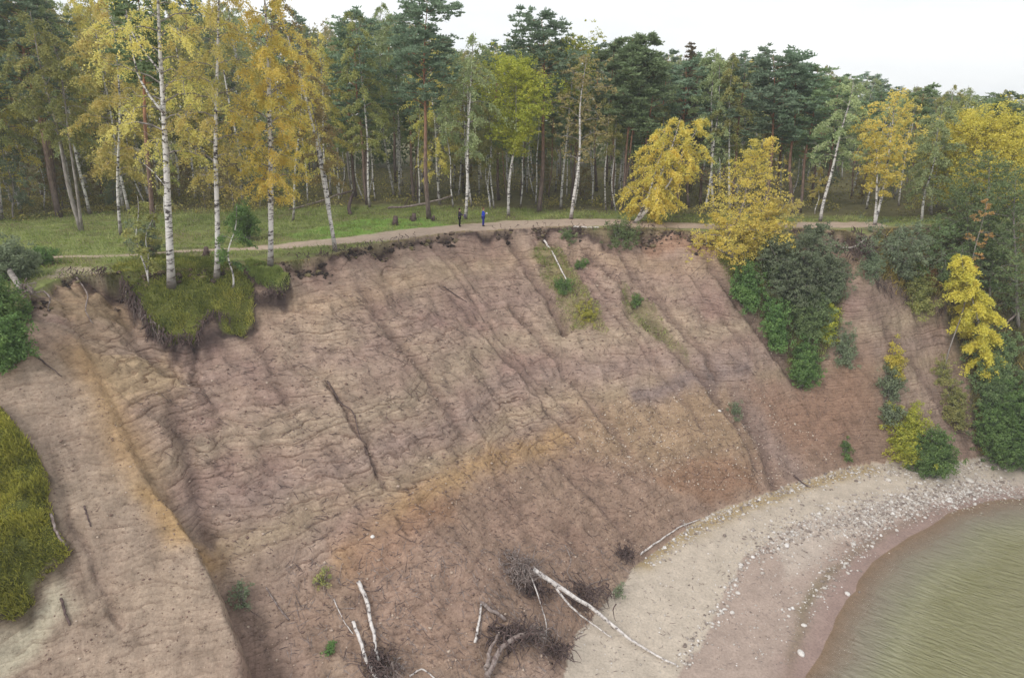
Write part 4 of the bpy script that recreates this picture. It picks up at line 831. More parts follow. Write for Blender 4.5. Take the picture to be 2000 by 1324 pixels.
LOOK = dict(solive='slender olive birch', spale='slender pale birch', spine2='slender pine', pine='dark needled pine', pine2='mid green pine', pale='pale green birch', olive='olive leaved birch', brown='brownish thin leaved tree', gold='golden leaved birch', uolive='low olive leaved tree', ubrown='low brownish tree', ugreyg='low grey green tree')
MARKS = [(20, 'tree cut by the left edge'), (140, 'leaning pair of dark birches'), (225, 'golden birch in the grass'), (325, 'thick spotted birch'), (425, 'slim straight golden birch'), (520, 'twin stemmed yellow birch'), (600, 'thin leaning forked birch'),
         (700, 'long fallen trunk'), (765, 'birch with curved white foot'), (838, 'red trunked pine'), (915, 'bright white birch'), (1000, 'lime yellow aspen'), (1055, 'round topped pine'), (1130, 'half bare leaning birch'), (1225, 'pair of slender pines'),
         (1320, 'domed golden birch'), (1420, 'bushy golden tree'), (1505, 'dark pine right of the golden trees'), (1600, 'strongly leaning grey birch'), (1720, 'amber crowned birch'), (1820, 'light green bent birch'), (1905, 'broad lemon maple'), (1985, 'maple cut by the right edge')]
byk = {}
for o, x, y, lm in FOREST:
    pxx = project(x, y, PLAT)[0]; mk = min(MARKS, key=lambda q: abs(q[0] - pxx))[1]; byk.setdefault((lm, mk), []).append((y, o))
ORD = ['nearest', 'second nearest', 'third nearest', 'fourth nearest', 'fifth nearest', 'sixth nearest', 'seventh nearest', 'eighth nearest', 'ninth nearest', 'tenth nearest', 'eleventh nearest', 'twelfth nearest', 'thirteenth nearest']
for (lm, mk), L_ in byk.items():
    L_.sort(key=lambda q: q[0])
    for q, (_, o) in enumerate(L_): o['label'] = (LOOK[lm] + ' in the forest behind the ' + mk) if len(L_) == 1 else ORD[min(q, 12)] + ' ' + LOOK[lm] + ' behind the ' + mk

# undergrowth and the far-off wood as masses
def scatter_under():
    r = np.random.default_rng(77); a = Acc()
    n = 1500; y = r.uniform(68, 125, n); px = r.uniform(-150, 2150, n); px[:500] = r.uniform(-150, 620, 500); y[:500] = r.uniform(58, 95, 500)
    x = (px - CX) / F_PX * (y * CP + 10 * SP); ok = lookup(FORM, x, y) > 0.35; x, y = x[ok], y[ok]; n = len(x); z = lookup(Z, x, y)
    hh = r.uniform(0.4, 1.9, n) * (0.7 + 0.6 * (y > 85)); k = np.repeat(np.arange(n), 46)
    P = np.stack([x[k] + r.normal(size=len(k)) * 0.55, y[k] + r.normal(size=len(k)) * 0.55, z[k] + r.uniform(0, 1, len(k)) ** 0.9 * hh[k]], -1)
    leaves(a, P, 0.11, 0.6 * r.random(n)[k] ** 1.5 + 0.4 * r.random(len(k)), r)
    tag(a.build('undergrowth', LM['straw'], smooth=False), 'tangled brown and yellow undergrowth between the forest trunks', 'undergrowth', kind='stuff')
    b = Acc(); m = 420; y = r.uniform(128, 150, m); x = r.uniform(-125, 135, m); px = CX + F_PX * x / (y * CP + 3); hgt = np.zeros(m)
    for i in range(m):
        rr = ray(px[i], skyline(px[i]) + 25); hgt[i] = np.clip(CAMH + rr[2] * y[i] / rr[1] - PLAT, 8, 26)
    k = np.repeat(np.arange(m), 420); u = r.uniform(0, 1, len(k)); rad = 2.6 * np.sin(pi * (0.12 + 0.86 * u)) ** 0.7; th = r.uniform(0, 6.28, len(k)); q = np.sqrt(r.uniform(0.1, 1, len(k)))
    P = np.stack([x[k] + rad * q * np.cos(th), y[k] + rad * q * np.sin(th), PLAT + hgt[k] * (0.02 + 0.98 * u)], -1); P += 0.5 * r.normal(size=P.shape) * [1, 1, 0.4]
    leaves(b, P, 0.34, 0.5 * r.random(m)[k] + 0.5 * r.random(len(k)), r)
    tag(b.build('far_wood', LM['dark'], smooth=False), 'dense dark wood far behind the forest edge', 'wood', kind='stuff')
scatter_under()

# ------------------------------------------------------------------ turf, grass, pebbles (uncountable)
def tri_blades(acc, P, h, w_, rng, c, lean=0.35, normal=None):
    n = len(P); az = rng.uniform(0, 6.28, n); s = np.stack([np.cos(az), np.sin(az), 0 * az], -1) * (w_ * rng.uniform(0.6, 1.3, n))[:, None]
    up = np.stack([rng.normal(size=n) * lean, rng.normal(size=n) * lean, np.ones(n)], -1)
    if normal is not None: up = up + normal
    up /= np.linalg.norm(up, axis=1)[:, None]; T_ = P + up * (h * rng.uniform(0.5, 1.3, n))[:, None]
    V = np.stack([P - s, P + s, T_ + s * 0.25, T_ - s * 0.25], 1).reshape(-1, 3); acc.add(V, np.arange(4 * n).reshape(n, 4), np.repeat(np.clip(c, 0, 1), 4))
def scatter_poly(poly, n, r):
    x0, x1 = min(p[0] for p in poly), max(p[0] for p in poly); y0, y1 = min(p[1] for p in poly), max(p[1] for p in poly); out_ = []
    X, Y = r.uniform(x0, x1, n * 4), r.uniform(y0, y1, n * 4); m = in_poly(X, Y, poly); return X[m][:n], Y[m][:n]
r = np.random.default_rng(300)
def turf(name, poly, n, h, w_, mat, label, maskA=None, thr=0.5, fringe=True):
    X, Y = scatter_poly(poly, n, r)
    if maskA is not None: k = lookup(maskA, X, Y) > thr; X, Y = X[k], Y[k]
    Zz = lookup(Z, X, Y) - 0.02; P = np.stack([X, Y, Zz], -1)
    c = 0.45 + 0.45 * fbm(X / 0.8, Y / 0.8, 0, 303, 3) + 0.5 * fbm(X / 2.5, Y / 2.5, 0, 304, 2) + r.uniform(-0.35, 0.35, len(X)); nrm = np.zeros((len(X), 3)); nrm[:, 1] = -0.45
    a = Acc(); hh = h * (0.35 + 1.5 * np.clip(0.5 + fbm(X / 0.5, Y / 0.5, 0, 305, 2), 0, 1)); tri_blades(a, P, hh, w_, r, c, 0.5, nrm)
    tag(a.build(name, LM[mat], smooth=False), label, 'turf', kind='stuff')
turf('slumped_turf', lp, 24000, 0.21, 0.032, 'sod', 'slumped yellow green turf hanging over the cliff under the birches', LB, 0.45)
turf('slumped_turf', lp2, 6000, 0.20, 0.035, 'grass', 'small green turf slump at the right of the large one', LB2, 0.45)
turf('turf_carpet', cp_w, 42000, 0.22, 0.04, 'moss', 'yellow green turf carpet at the left edge of the slope', CM, 0.4)
turf('slope_grass', castxy([(1040, 480), (1110, 480), (1160, 560), (1200, 650), (1110, 655), (1060, 560)]), 3500, 0.18, 0.03, 'grass', 'thin grass patch on the upper slope around the white log', greenA, 0.3)
turf('slope_grass', castxy([(1195, 540), (1270, 580), (1345, 670), (1350, 710), (1270, 670), (1205, 600)]), 1800, 0.18, 0.03, 'grass', 'narrow grass streak down the middle slope', greenB, 0.3)
turf('slope_grass', castxy([(1380, 490), (1445, 480), (1640, 520), (1650, 640), (1590, 760), (1510, 700), (1430, 600)]), 9000, 0.25, 0.035, 'grass', 'rough grass under the diagonal row of bushes', VM, 0.4)
turf('slope_grass', castxy([(1700, 445), (2150, 445), (2150, 900), (1900, 890), (1880, 740), (1840, 610), (1700, 550)]), 26000, 0.45, 0.06, 'straw', 'rough undergrowth covering the wooded headland at the right', S * HM, 0.4)
gp = castxy([(-250, 540), (0, 560), (215, 530), (420, 515), (650, 492), (870, 452), (1100, 438), (1700, 440), (2100, 437), (2100, 424), (1500, 424), (900, 404), (560, 404), (0, 420), (-250, 440)])
meadow_ok = PL * (1 - PATH)
turf('grass', gp, 52000, 0.20, 0.035, 'grass', 'meadow grass between the path and the forest', meadow_ok, 0.6)
# straggling turf fringe along the lip
def fringe():
    a = Acc(); L = lip[2:-4]; P = []
    for (x0, y0), (x1, y1) in zip(L[:-1], L[1:]):
        n = int(math.hypot(x1 - x0, y1 - y0) * 30); t = r.uniform(0, 1, n); P.append(np.stack([x0 + (x1 - x0) * t, y0 + (y1 - y0) * t], -1))
    P = np.vstack(P); k = fbm(P[:, 0] / 1.5, P[:, 1] / 1.5, 0, 311, 3) > -0.15; P = P[k]
    P += r.normal(size=P.shape) * 0.14; z = lookup(Z, P[:, 0], P[:, 1] + 0.25) ; P3 = np.stack([P[:, 0], P[:, 1], np.minimum(z, PLAT + 0.05)], -1)
    nrm = np.zeros((len(P), 3)); nrm[:, 1] = -1.0; nrm[:, 2] = -1.2; tri_blades(a, P3, 0.22, 0.035, r, r.uniform(0, 0.8, len(P)), 0.6, nrm)
    tag(a.build('lip_turf', LM['straw'], smooth=False), 'ragged fringe of dry turf hanging from the cliff lip', 'turf', kind='stuff')
fringe()

def stone_mat(name, cols):
    m, nt, b = new_mat(name); at = node(nt, 'ShaderNodeAttribute', attribute_name='leaf'); c = ramp(nt, at.outputs['Fac'], [(k / (len(cols) - 1), cc) for k, cc in enumerate(cols)])
    c = mul(nt, c, ramp(nt, tex_noise(nt, 9, detail=4), [(0.3, g3(0.75)), (0.7, g3(1.15))])); nt.links.new(c, b.inputs['Base Color']); bump(nt, b, tex_noise(nt, 25, detail=3), 0.5, 0.02); return m
M_stone = stone_mat('beach_stone', [(0.20, 0.16, 0.14), (0.34, 0.29, 0.26), (0.46, 0.41, 0.37), (0.58, 0.54, 0.50), (0.74, 0.71, 0.69)])
M_clod = stone_mat('soil_clods', [(0.18, 0.12, 0.10), (0.34, 0.24, 0.19), (0.52, 0.42, 0.34), (0.66, 0.58, 0.50)])
OCT = np.array([[1, 0, 0], [-1, 0, 0], [0, 1, 0], [0, -1, 0], [0, 0, 1], [0, 0, -1]], float)
OF = np.array([[0, 2, 4], [2, 1, 4], [1, 3, 4], [3, 0, 4], [2, 0, 5], [1, 2, 5], [3, 1, 5], [0, 3, 5]])
def subdiv(V, F):
    V = list(map(tuple, V)); cache = {}; out_ = []
    def mid(a, b):
        k = (min(a, b), max(a, b))
        if k not in cache: p = (np.array(V[a]) + np.array(V[b])) / 2; p /= np.linalg.norm(p); V.append(tuple(p)); cache[k] = len(V) - 1
        return cache[k]
    for a, b, c in F:
        ab, bc, ca = mid(a, b), mid(b, c), mid(c, a); out_ += [[a, ab, ca], [ab, b, bc], [ca, bc, c], [ab, bc, ca]]
    return np.array(V), np.array(out_)
S1V, S1F = subdiv(OCT, OF); S2V, S2F = subdiv(S1V, S1F)
def stones(name, X, Y, size, mat, label, cat, sink=0.25, cbias=0.0):
    n = len(X); base = S1V * (1 + 0.0); k = len(base); zr = lookup(Z, X, Y); s = size * np.exp(np.clip(r.normal(size=n) * 0.5, -1.2, 1.05))
    sc3 = np.stack([s * r.uniform(0.8, 1.4, n), s * r.uniform(0.7, 1.1, n), s * r.uniform(0.5, 0.8, n)], -1); az = r.uniform(0, 6.28, n)
    W = base[None] * (1 + 0.22 * r.normal(size=(n, k, 1))) * sc3[:, None]; ca, sa = np.cos(az)[:, None], np.sin(az)[:, None]
    V = np.stack([W[..., 0] * ca - W[..., 1] * sa + X[:, None], W[..., 0] * sa + W[..., 1] * ca + Y[:, None], W[..., 2] + (zr + sc3[:, 2] * sink)[:, None]], -1).reshape(-1, 3)
    F = (S1F[None] + (np.arange(n) * k)[:, None, None]).reshape(-1, 3); c = np.repeat(np.clip(r.random(n) + cbias, 0, 1), k)
    tag(make_mesh(name, V, F, mat, True, c, 'leaf'), label, cat, kind='stuff')
def sample_line(pts, n, wd):
    w_ = np.array(castxy(pts)); seg = np.linalg.norm(np.diff(w_, axis=0), axis=1); cum = np.concatenate([[0], np.cumsum(seg)]); t = r.uniform(0, cum[-1], n)
    X = np.interp(t, cum, w_[:, 0]); Y = np.interp(t, cum, w_[:, 1]); return X + r.normal(size=n) * wd, Y + r.normal(size=n) * wd
def cat_(*a): return np.concatenate([q[0] for q in a]), np.concatenate([q[1] for q in a])
X, Y = cat_(sample_line([(1470, 1085), (1560, 1030), (1680, 1000), (1800, 965), (1950, 940)], 2600, 0.9), sample_line([(1650, 1040), (1760, 990), (1900, 960), (1990, 955)], 2200, 0.8),
            sample_line([(1250, 1095), (1380, 1020), (1500, 970), (1640, 925), (1740, 915)], 1500, 0.6), sample_line([(1560, 1200), (1640, 1100), (1700, 1060)], 300, 0.5),
            sample_line([(1740, 925), (1850, 915), (1960, 905)], 500, 0.5), sample_line([(1450, 1100), (1400, 1200), (1330, 1300)], 240, 0.35))
k = (lookup(IS.astype(float), X, Y) < 0.6); stones('pebbles', X[k], Y[k], 0.054, M_stone, 'grey and white pebbles strewn in bands along the beach', 'pebbles')
X, Y = scatter_poly(castxy([(1120, 1200), (1500, 1000), (1900, 935), (1990, 960), (1700, 1060), (1540, 1300), (1150, 1320)]), 1800, r); stones('pebbles', X, Y, 0.028, M_stone, 'tiny pebbles scattered thinly over the beach sand', 'pebbles')
cl_poly = castxy([(560, 620), (1100, 480), (1380, 520), (1560, 740), (1740, 880), (1600, 925), (1380, 1000), (1230, 1100), (1080, 1320), (520, 1320), (430, 1080), (260, 780)])
X, Y = scatter_poly(cl_poly, 9000, r); stones('soil_clods', X, Y, 0.035, M_clod, 'crumbs of soil lying on the bare cliff face', 'soil', cbias=-0.35)
X, Y = scatter_poly(castxy([(30, 760), (200, 760), (320, 985), (420, 1120), (480, 1320), (60, 1320), (130, 1130), (100, 930)]), 1300, r); stones('soil_clods', X, Y, 0.022, M_clod, 'crumbs of sand lying on the left hand spur', 'soil', cbias=-0.3)
X, Y = scatter_poly(castxy([(1130, 800), (1300, 770), (1470, 740), (1560, 830), (1640, 900), (1560, 925), (1400, 960), (1200, 930), (1120, 870)]), 2600, r)
stones('gravel', X, Y, 0.029, M_clod, 'pale gravel weathering out of the reddish lower slope', 'gravel', cbias=0.15)

M_sod = stone_mat('dark_sod', [(0.035, 0.025, 0.022), (0.08, 0.058, 0.048), (0.16, 0.115, 0.085), (0.21, 0.19, 0.08)])
def lip_sods():
    L = np.array(lip[2:-4]); sg = np.linalg.norm(np.diff(L, axis=0), axis=1); cum = np.concatenate([[0], np.cumsum(sg)]); t = r.uniform(0, cum[-1], 2600); t = t[fbm(t / 1.8, 0 * t, 0, 140, 3) > -0.08]
    X, Y = np.interp(t, cum, L[:, 0]), np.interp(t, cum, L[:, 1]); tx, ty = np.interp(t + .3, cum, L[:, 0]) - X, np.interp(t + .3, cum, L[:, 1]) - Y; nn = np.hypot(tx, ty) + 1e-6
    o = np.abs(r.normal(size=len(t))) * 0.42 - 0.05; stones('lip_sods', X + ty / nn * -o, Y - tx / nn * -o, 0.105, M_sod, 'dark crumbling sods clinging along the cliff lip', 'soil', sink=0.0, cbias=-0.1)
lip_sods()
def litter(name, poly, n, L, mat, label, along=0.8):
    X, Y = scatter_poly(poly, n, r); a = Acc()
    for x, y in zip(X, Y):
        l = L * math.exp(r.normal() * 0.5); az = r.normal() * (1 - along) * 2.2 + 0.25; P = []
        for q in (-0.5, 0, 0.5):
            px_, py_ = x + cos(az) * l * q, y + sin(az) * l * q + r.normal() * 0.04 * l; P.append((px_, py_))
        P = np.array(P); z = lookup(Z, P[:, 0], P[:, 1]) + 0.02; a.tube(np.column_stack([P, z]), [0.008, 0.016 + 0.012 * r.random(), 0.006], 3, r.random(), r.random(), cap=False)
    tag(a.build(name, BM[mat], smooth=False), label, 'debris', kind='stuff')
litter('root_litter', cl_poly, 2600, 0.32, 'root', 'thin dark root ends sticking out of the bare cliff face')
litter('twig_litter', castxy([(560, 1100), (900, 1060), (1230, 1060), (1240, 1120), (1130, 1250), (1080, 1340), (560, 1340)]), 900, 0.45, 'wood', 'broken twigs strewn around the fallen trees', 0.0)
litter('beach_litter', castxy([(1180, 1200), (1440, 1000), (1900, 925), (1990, 960), (1700, 1050), (1540, 1300), (1150, 1320)]), 420, 0.22, 'wood', 'small sticks and dry weed washed onto the beach', 0.2)

def boulder(px, py, s, label, seed, cb=0.85, group='loose stones on the beach'):
    rr = np.random.default_rng(seed); b = cast(px, py); V = S2V.copy(); f = 1 + 0.25 * fbm(V[:, 0] * 1.3 + seed, V[:, 1] * 1.3, V[:, 2] * 1.3, seed, 2); V = V * f[:, None] * np.array([s * rr.uniform(1, 1.4), s, s * 0.65])
    o = make_mesh('stone', V, S2F, M_stone, True, np.full(len(V), cb), 'leaf'); o.location = (b[0], b[1], b[2] + s * 0.2); o.rotation_euler = (0, 0, rr.uniform(0, 6)); tag(o, label, 'stone', group)
boulder(1441, 1158, 0.14, 'white stone above the pair on the edge of the pale sand', 1)
boulder(1408, 1194, 0.12, 'left white stone of the pair on the edge of the pale sand', 2)
boulder(1430, 1197, 0.15, 'right white stone of the pair on the edge of the pale sand', 3)
boulder(1570, 1222, 0.14, 'white stone beside the dark weed strip near the water', 4)
boulder(1564, 1277, 0.20, 'largest white stone, at the water side near the bottom of the photo', 5)
boulder(1540, 1204, 0.10, 'small white stone left of the dark weed strip', 6)
boulder(1616, 994, 0.16, 'white stone at the left end of the upper pebble band', 7)
boulder(1607, 1022, 0.15, 'brownish stone in the pebble band below the upper white one', 8, 0.6)
boulder(1655, 1160, 0.17, 'pale stone at the waterline', 9, 0.9)
boulder(1536, 1066, 0.18, 'bluish white stone in the middle pebble band', 10, 1.0)
boulder(1470, 1088, 0.15, 'pale stone at the lower end of the middle pebble band', 11, 0.95)
boulder(1735, 938, 0.22, 'pale grey stone beside the round green bush', 12, 0.8)
boulder(1893, 940, 0.30, 'broad flat grey stone at the right of the beach', 13, 0.75)
boulder(1405, 803, 0.14, 'white stone on the gravelly red slope', 14, 1.0, 'loose stones on the slope')
boulder(728, 1050, 0.12, 'white stone on the orange streak of the slope', 15, 1.0, 'loose stones on the slope')
boulder(1988, 972, 0.28, 'dark stone at the waterline by the right edge', 16, 0.2)

# ------------------------------------------------------------------ fallen wood, roots, logs
def wpts(pts, lift=0.08):
    o = []
    for p in pts:
        c = cast(p[0], p[1]); c[2] += (p[2] if len(p) > 2 else lift); o.append(c)
    return np.array(o)
def smooth(P, n=14):
    P = np.asarray(P, float)
    if len(P) < 3: t = np.linspace(0, 1, n)[:, None]; return P[0] * (1 - t) + P[-1] * t
    t = np.linspace(0, len(P) - 1, n); out_ = []
    for u in t:
        i = min(int(u), len(P) - 2); f = u - i; p0, p1, p2, p3 = P[max(i - 1, 0)], P[i], P[i + 1], P[min(i + 2, len(P) - 1)]
        out_.append(0.5 * ((2 * p1) + (-p0 + p2) * f + (2 * p0 - 5 * p1 + 4 * p2 - p3) * f ** 2 + (-p0 + 3 * p1 - 3 * p2 + p3) * f ** 3))
    return np.array(out_)
def log(name, parts, label, cat='log', group=None):
    """parts: (part name, pixel polyline, radius at start, at end, bark)"""
    e = empty(name, cast(*parts[0][1][0][:2])); off = np.array(e.location)
    for nm, pts, ra, rb, bk in parts:
        a = Acc(); P = smooth(wpts(pts, ra)) - off; n = len(P); rr = np.random.default_rng(len(label)); P[1:-1] += rr.normal(size=(n - 2, 3)) * ra * 0.25
        a.tube(P, np.linspace(ra, rb, n), 8); a.build(nm, BM[bk], e)
    tag(e, label, cat, group); return e, off
def roots(e, off, centre, rad, n, seed, bk='root', down=0.3, thick=0.035, spread=(1, 1, 0.8), name='roots', lift=None):
    rr = np.random.default_rng(seed); a = Acc(); c = wpts([centre], lift if lift is not None else rad * 0.35)[0] - off
    for i in range(n):
        d = rr.normal(size=3) * spread; d /= np.linalg.norm(d); L = rad * rr.uniform(0.3, 1.15) * (1.5 if rr.random() < 0.08 else 1); P = [c + rr.normal(size=3) * np.array(spread) * rad * 0.30 * [1, 1, 0.5]]; v = d * 0.6 + rr.normal(size=3) * 0.6
        for k in range(6):
            v = v + rr.normal(size=3) * 0.6; v[2] -= down * 0.25; v /= np.linalg.norm(v); q = P[-1] + v * L / 6
            g = ground(q[0] + off[0], q[1] + off[1]) - off[2] + 0.02
            if q[2] < g: q[2] = g
            P.append(q)
        a.tube(np.array(P), np.linspace(thick * rr.uniform(0.5, 1.2), 0.006, 7), 4, cap=False)
    a.build(name, BM[bk], e)
GF = 'fallen trees at the foot of the cliff'
e, off = log('fallen_birch', [('trunk', [(1040, 1145, 1.3), (1110, 1185, 1.1), (1180, 1225, 0.7), (1240, 1262, 0.25), (1320, 1302)], 0.17, 0.05, 'bone'),
     ('branch', [(1085, 1175, 1.1), (1115, 1205, 0.8), (1150, 1226, 0.5), (1195, 1248, 0.12)], 0.08, 0.03, 'bone'), ('branch', [(1035, 1150, 1.2), (1050, 1185, 0.9), (1065, 1215, 0.2), (1068, 1245)], 0.05, 0.02, 'bone')],
     'long white birch fallen from its grey root ball across onto the pale sand', 'fallen tree', GF)
roots(e, off, (1018, 1128), 1.7, 190, 1, 'wood', 0.6, 0.05, (0.9, 0.9, 1.1)); roots(e, off, (1045, 1160), 1.2, 70, 12, 'root', 0.8, 0.06, (1, 1, 0.7)); roots(e, off, (1140, 1172), 1.6, 130, 2, 'root', 1.0, 0.045, (1.5, 1, 0.4), 'twigs')
e, off = log('fallen_tree', [('trunk', [(952, 1335, 0.5), (975, 1295, 0.9), (1020, 1270, 1.1), (1060, 1258, 0.8)], 0.19, 0.08, 'wood'), ('branch', [(950, 1325, 0.7), (958, 1295, 0.9), (975, 1262, 1.0)], 0.15, 0.05, 'wood')],
     'short grey trunk with spreading dark roots at the bottom, below the long white birch', 'fallen tree', GF)
roots(e, off, (1000, 1255), 1.7, 130, 3, 'root', 0.6, 0.055, (1.5, 0.8, 0.7)); roots(e, off, (1050, 1248), 1.4, 80, 13, 'wood', 0.6, 0.05, (1.3, 0.8, 0.8)); roots(e, off, (1085, 1280), 1.2, 90, 4, 'root', 0.8, 0.045, (1.2, 1, 0.5))
e, off = log('fallen_birch', [('trunk', [(700, 1142, 0.2), (718, 1185, 0.3), (728, 1240, 0.3), (740, 1300, 0.25)], 0.12, 0.08, 'bone'), ('trunk', [(690, 1220, 0.2), (705, 1260, 0.25), (722, 1310, 0.3), (760, 1370, 0.3)], 0.09, 0.1, 'bone'), ('branch', [(652, 1172), (672, 1215), (690, 1240)], 0.03, 0.025, 'bone')],
     'leaning white birch stems rising from a dark tangle at the bottom left of centre', 'fallen tree', GF)
roots(e, off, (740, 1305), 1.3, 110, 5, 'root', 0.7, 0.05); roots(e, off, (765, 1330), 1.2, 60, 15, 'wood', 0.7, 0.05)
log('log', [('log', [(938, 1182, 0.2), (962, 1198, 0.2), (988, 1216, 0.12)], 0.12, 0.10, 'wood')], 'short dark broken log lying left of the long white birch', 'log', 'loose sticks and logs on the slope')
log('log', [('log', [(940, 1188, 0.3), (935, 1225, 0.2), (928, 1258, 0.1)], 0.06, 0.085, 'bone')], 'white stick standing under the short dark broken log', 'log', 'loose sticks and logs on the slope')
e, off = log('root_loop', [('root', [(800, 1322), (825, 1316, 0.3), (850, 1330, 0.1)], 0.05, 0.03, 'bone')], 'pale arched root at the very bottom of the photo', 'root', 'loose sticks and logs on the slope')
e, off = log('fallen_branch', [('branch', [(1250, 1088, 0.25), (1290, 1060, 0.25), (1330, 1032, 0.15), (1368, 1016, 0.1)], 0.075, 0.03, 'bone')], 'white birch branch reaching up right from a dark root clump above the beach', 'branch', GF)
roots(e, off, (1222, 1090), 0.95, 110, 6, 'root', 0.2, 0.035); roots(e, off, (1340, 1030), 0.6, 16, 7, 'bone', 0.2, 0.015, name='twigs')
log('stick', [('stick', [(1103, 1065), (1115, 1100, 0.2), (1108, 1125, 0.2), (1132, 1145, 0.1)], 0.035, 0.025, 'wood')], 'crooked pale stick above the long white birch', 'stick', 'loose sticks and logs on the slope')
log('stick', [('stick', [(1140, 1150), (1165, 1140, 0.15), (1192, 1132, 0.1)], 0.03, 0.02, 'wood')], 'thin stick between the root ball and the dark clump', 'stick', 'loose sticks and logs on the slope')
log('stick', [('stick', [(1030, 1125, 0.3), (1060, 1100, 0.2), (1090, 1075, 0.1)], 0.03, 0.012, 'wood')], 'thin stick pointing up right from the grey root ball', 'stick', 'loose sticks and logs on the slope')
log('log', [('log', [(1062, 474, 0.2), (1082, 505, 0.25), (1108, 556, 0.15)], 0.10, 0.05, 'bone')], 'white birch log lying down the upper slope below the path', 'log', 'loose sticks and logs on the slope')
log('stick', [('stick', [(1550, 930), (1576, 952)], 0.09, 0.05, 'root')], 'short dark driftwood stick at the top of the beach', 'stick', 'loose sticks and logs on the slope')
log('log', [('log', [(100, 1008, 0.1), (112, 1045, 0.1), (130, 1072, 0.1)], 0.07, 0.06, 'wood')], 'grey log along the right edge of the turf carpet', 'log', 'loose sticks and logs on the slope')
log('stick', [('stick', [(120, 1172, 0.1), (128, 1195, 0.1), (136, 1222, 0.05)], 0.07, 0.05, 'root')], 'dark stump stick in the sand below the turf carpet', 'stick', 'loose sticks and logs on the slope')
log('stick', [('stick', [(165, 990), (178, 1030)], 0.05, 0.03, 'root')], 'short dark stick in the left sand apron', 'stick', 'loose sticks and logs on the slope')
log('stick', [('stick', [(520, 1150), (545, 1190, 0.1), (565, 1212)], 0.035, 0.05, 'wood')], 'grey stick on the slope right of the gully', 'stick', 'loose sticks and logs on the slope')
log('root', [('root', [(640, 750, 0.2), (665, 790, 0.1), (690, 810, 0.1), (705, 860, 0.05), (735, 930, 0.05)], 0.05, 0.03, 'root')], 'long dark root trailing down the middle rill', 'root', 'loose sticks and logs on the slope')
log('root', [('root', [(866, 562, 0.05), (885, 575, 0.05), (912, 592, 0.05)], 0.06, 0.03, 'root')], 'short dark root on the upper middle slope', 'root', 'loose sticks and logs on the slope')
e, off = log('uprooted_tree', [('trunk', [(5, 515, 0.9), (25, 550, 0.7), (42, 575, 0.3)], 0.22, 0.16, 'grey')], 'leaning grey trunk end with pale bare roots at the left edge', 'fallen tree', GF)
roots(e, off, (50, 580), 1.5, 34, 8, 'wood', 0.5, 0.07, (1, 1, 0.8), lift=0.3)
log('root', [('root', [(150, 545, 0.1), (172, 580, 0.15), (168, 610, 0.15), (182, 635, 0.1)], 0.06, 0.03, 'wood')], 'pale root snaking down from the left lip', 'root', 'loose sticks and logs on the slope')
log('root', [('root', [(60, 690, 0.1), (90, 715, 0.1), (122, 738, 0.05)], 0.06, 0.02, 'root')], 'dark root on the sand right of the left edge bushes', 'root', 'loose sticks and logs on the slope')
e, off = log('log', [('log', [(1640, 492, 0.4), (1665, 492, 0.35), (1690, 478, 0.4)], 0.09, 0.06, 'bone')], 'pale log lying across the root filled hollow at the rim', 'log', 'loose sticks and logs on the slope')
roots(e, off, (1680, 505), 1.8, 60, 9, 'root', 0.7, 0.04)
log('log', [('log', [(1120, 446, 0.1), (1145, 450, 0.1), (1170, 447, 0.1)], 0.09, 0.06, 'bone')], 'pale root log under the lip by the path', 'log', 'loose sticks and logs on the slope')
log('log', [('log', [(1955, 665, 1.5), (2010, 618, 2.2)], 0.09, 0.07, 'wood')], 'grey branch crossing the right edge near the yellow slope birch', 'log', 'loose sticks and logs on the slope')
# the meadow: fallen trunks resting on upright stubs, stumps
log('fallen_tree', [('trunk', [(565, 412, 0.15), (620, 403, 0.45), (665, 396, 1.0), (690, 392, 1.2)], 0.09, 0.15, 'wood'), ('stub', [(690, 396, 1.0), (682, 414, 0.5), (685, 420, 0.0)], 0.17, 0.2, 'root')], 'long fallen trunk propped on a dark stub at the left of the meadow', 'fallen tree', 'fallen trunks on the meadow')
log('fallen_tree', [('trunk', [(758, 412, 0.3), (800, 412, 0.5), (845, 410, 0.9), (885, 405, 1.3)], 0.13, 0.10, 'wood'), ('branch', [(838, 411, 0.9), (836, 428, 0.0)], 0.10, 0.12, 'wood'), ('branch', [(790, 412, 0.5), (800, 400, 0.9)], 0.06, 0.03, 'root')], 'fallen trunk propped above the grass just left of the walker in black', 'fallen tree', 'fallen trunks on the meadow')
def stump(px, py, s, label, seed):
    rr = np.random.default_rng(seed); e = empty('stump', cast(px, py)); off = np.array(e.location); a = Acc(); a.tube(np.array([[0, 0, -0.1], [0.03, 0, s * 0.5], [0.08, 0.03, s]]), [s * 0.42, s * 0.30, s * 0.22], 9); a.build('bole', BM['root'], e)
    roots(e, off, (px, py), s * 0.9, 14, seed, 'root', 0.5, 0.05); tag(e, label, 'stump', 'stumps on the meadow')
stump(772, 440, 0.9, 'dark stump nearest the path on the meadow', 21); stump(808, 432, 0.8, 'dark stump right of the nearest one under the fallen trunk', 22); stump(846, 431, 0.5, 'low dark stump at the foot of the red trunked pine', 23)
stump(403, 500, 0.7, 'small dark stump between the golden birches beside the path', 24)
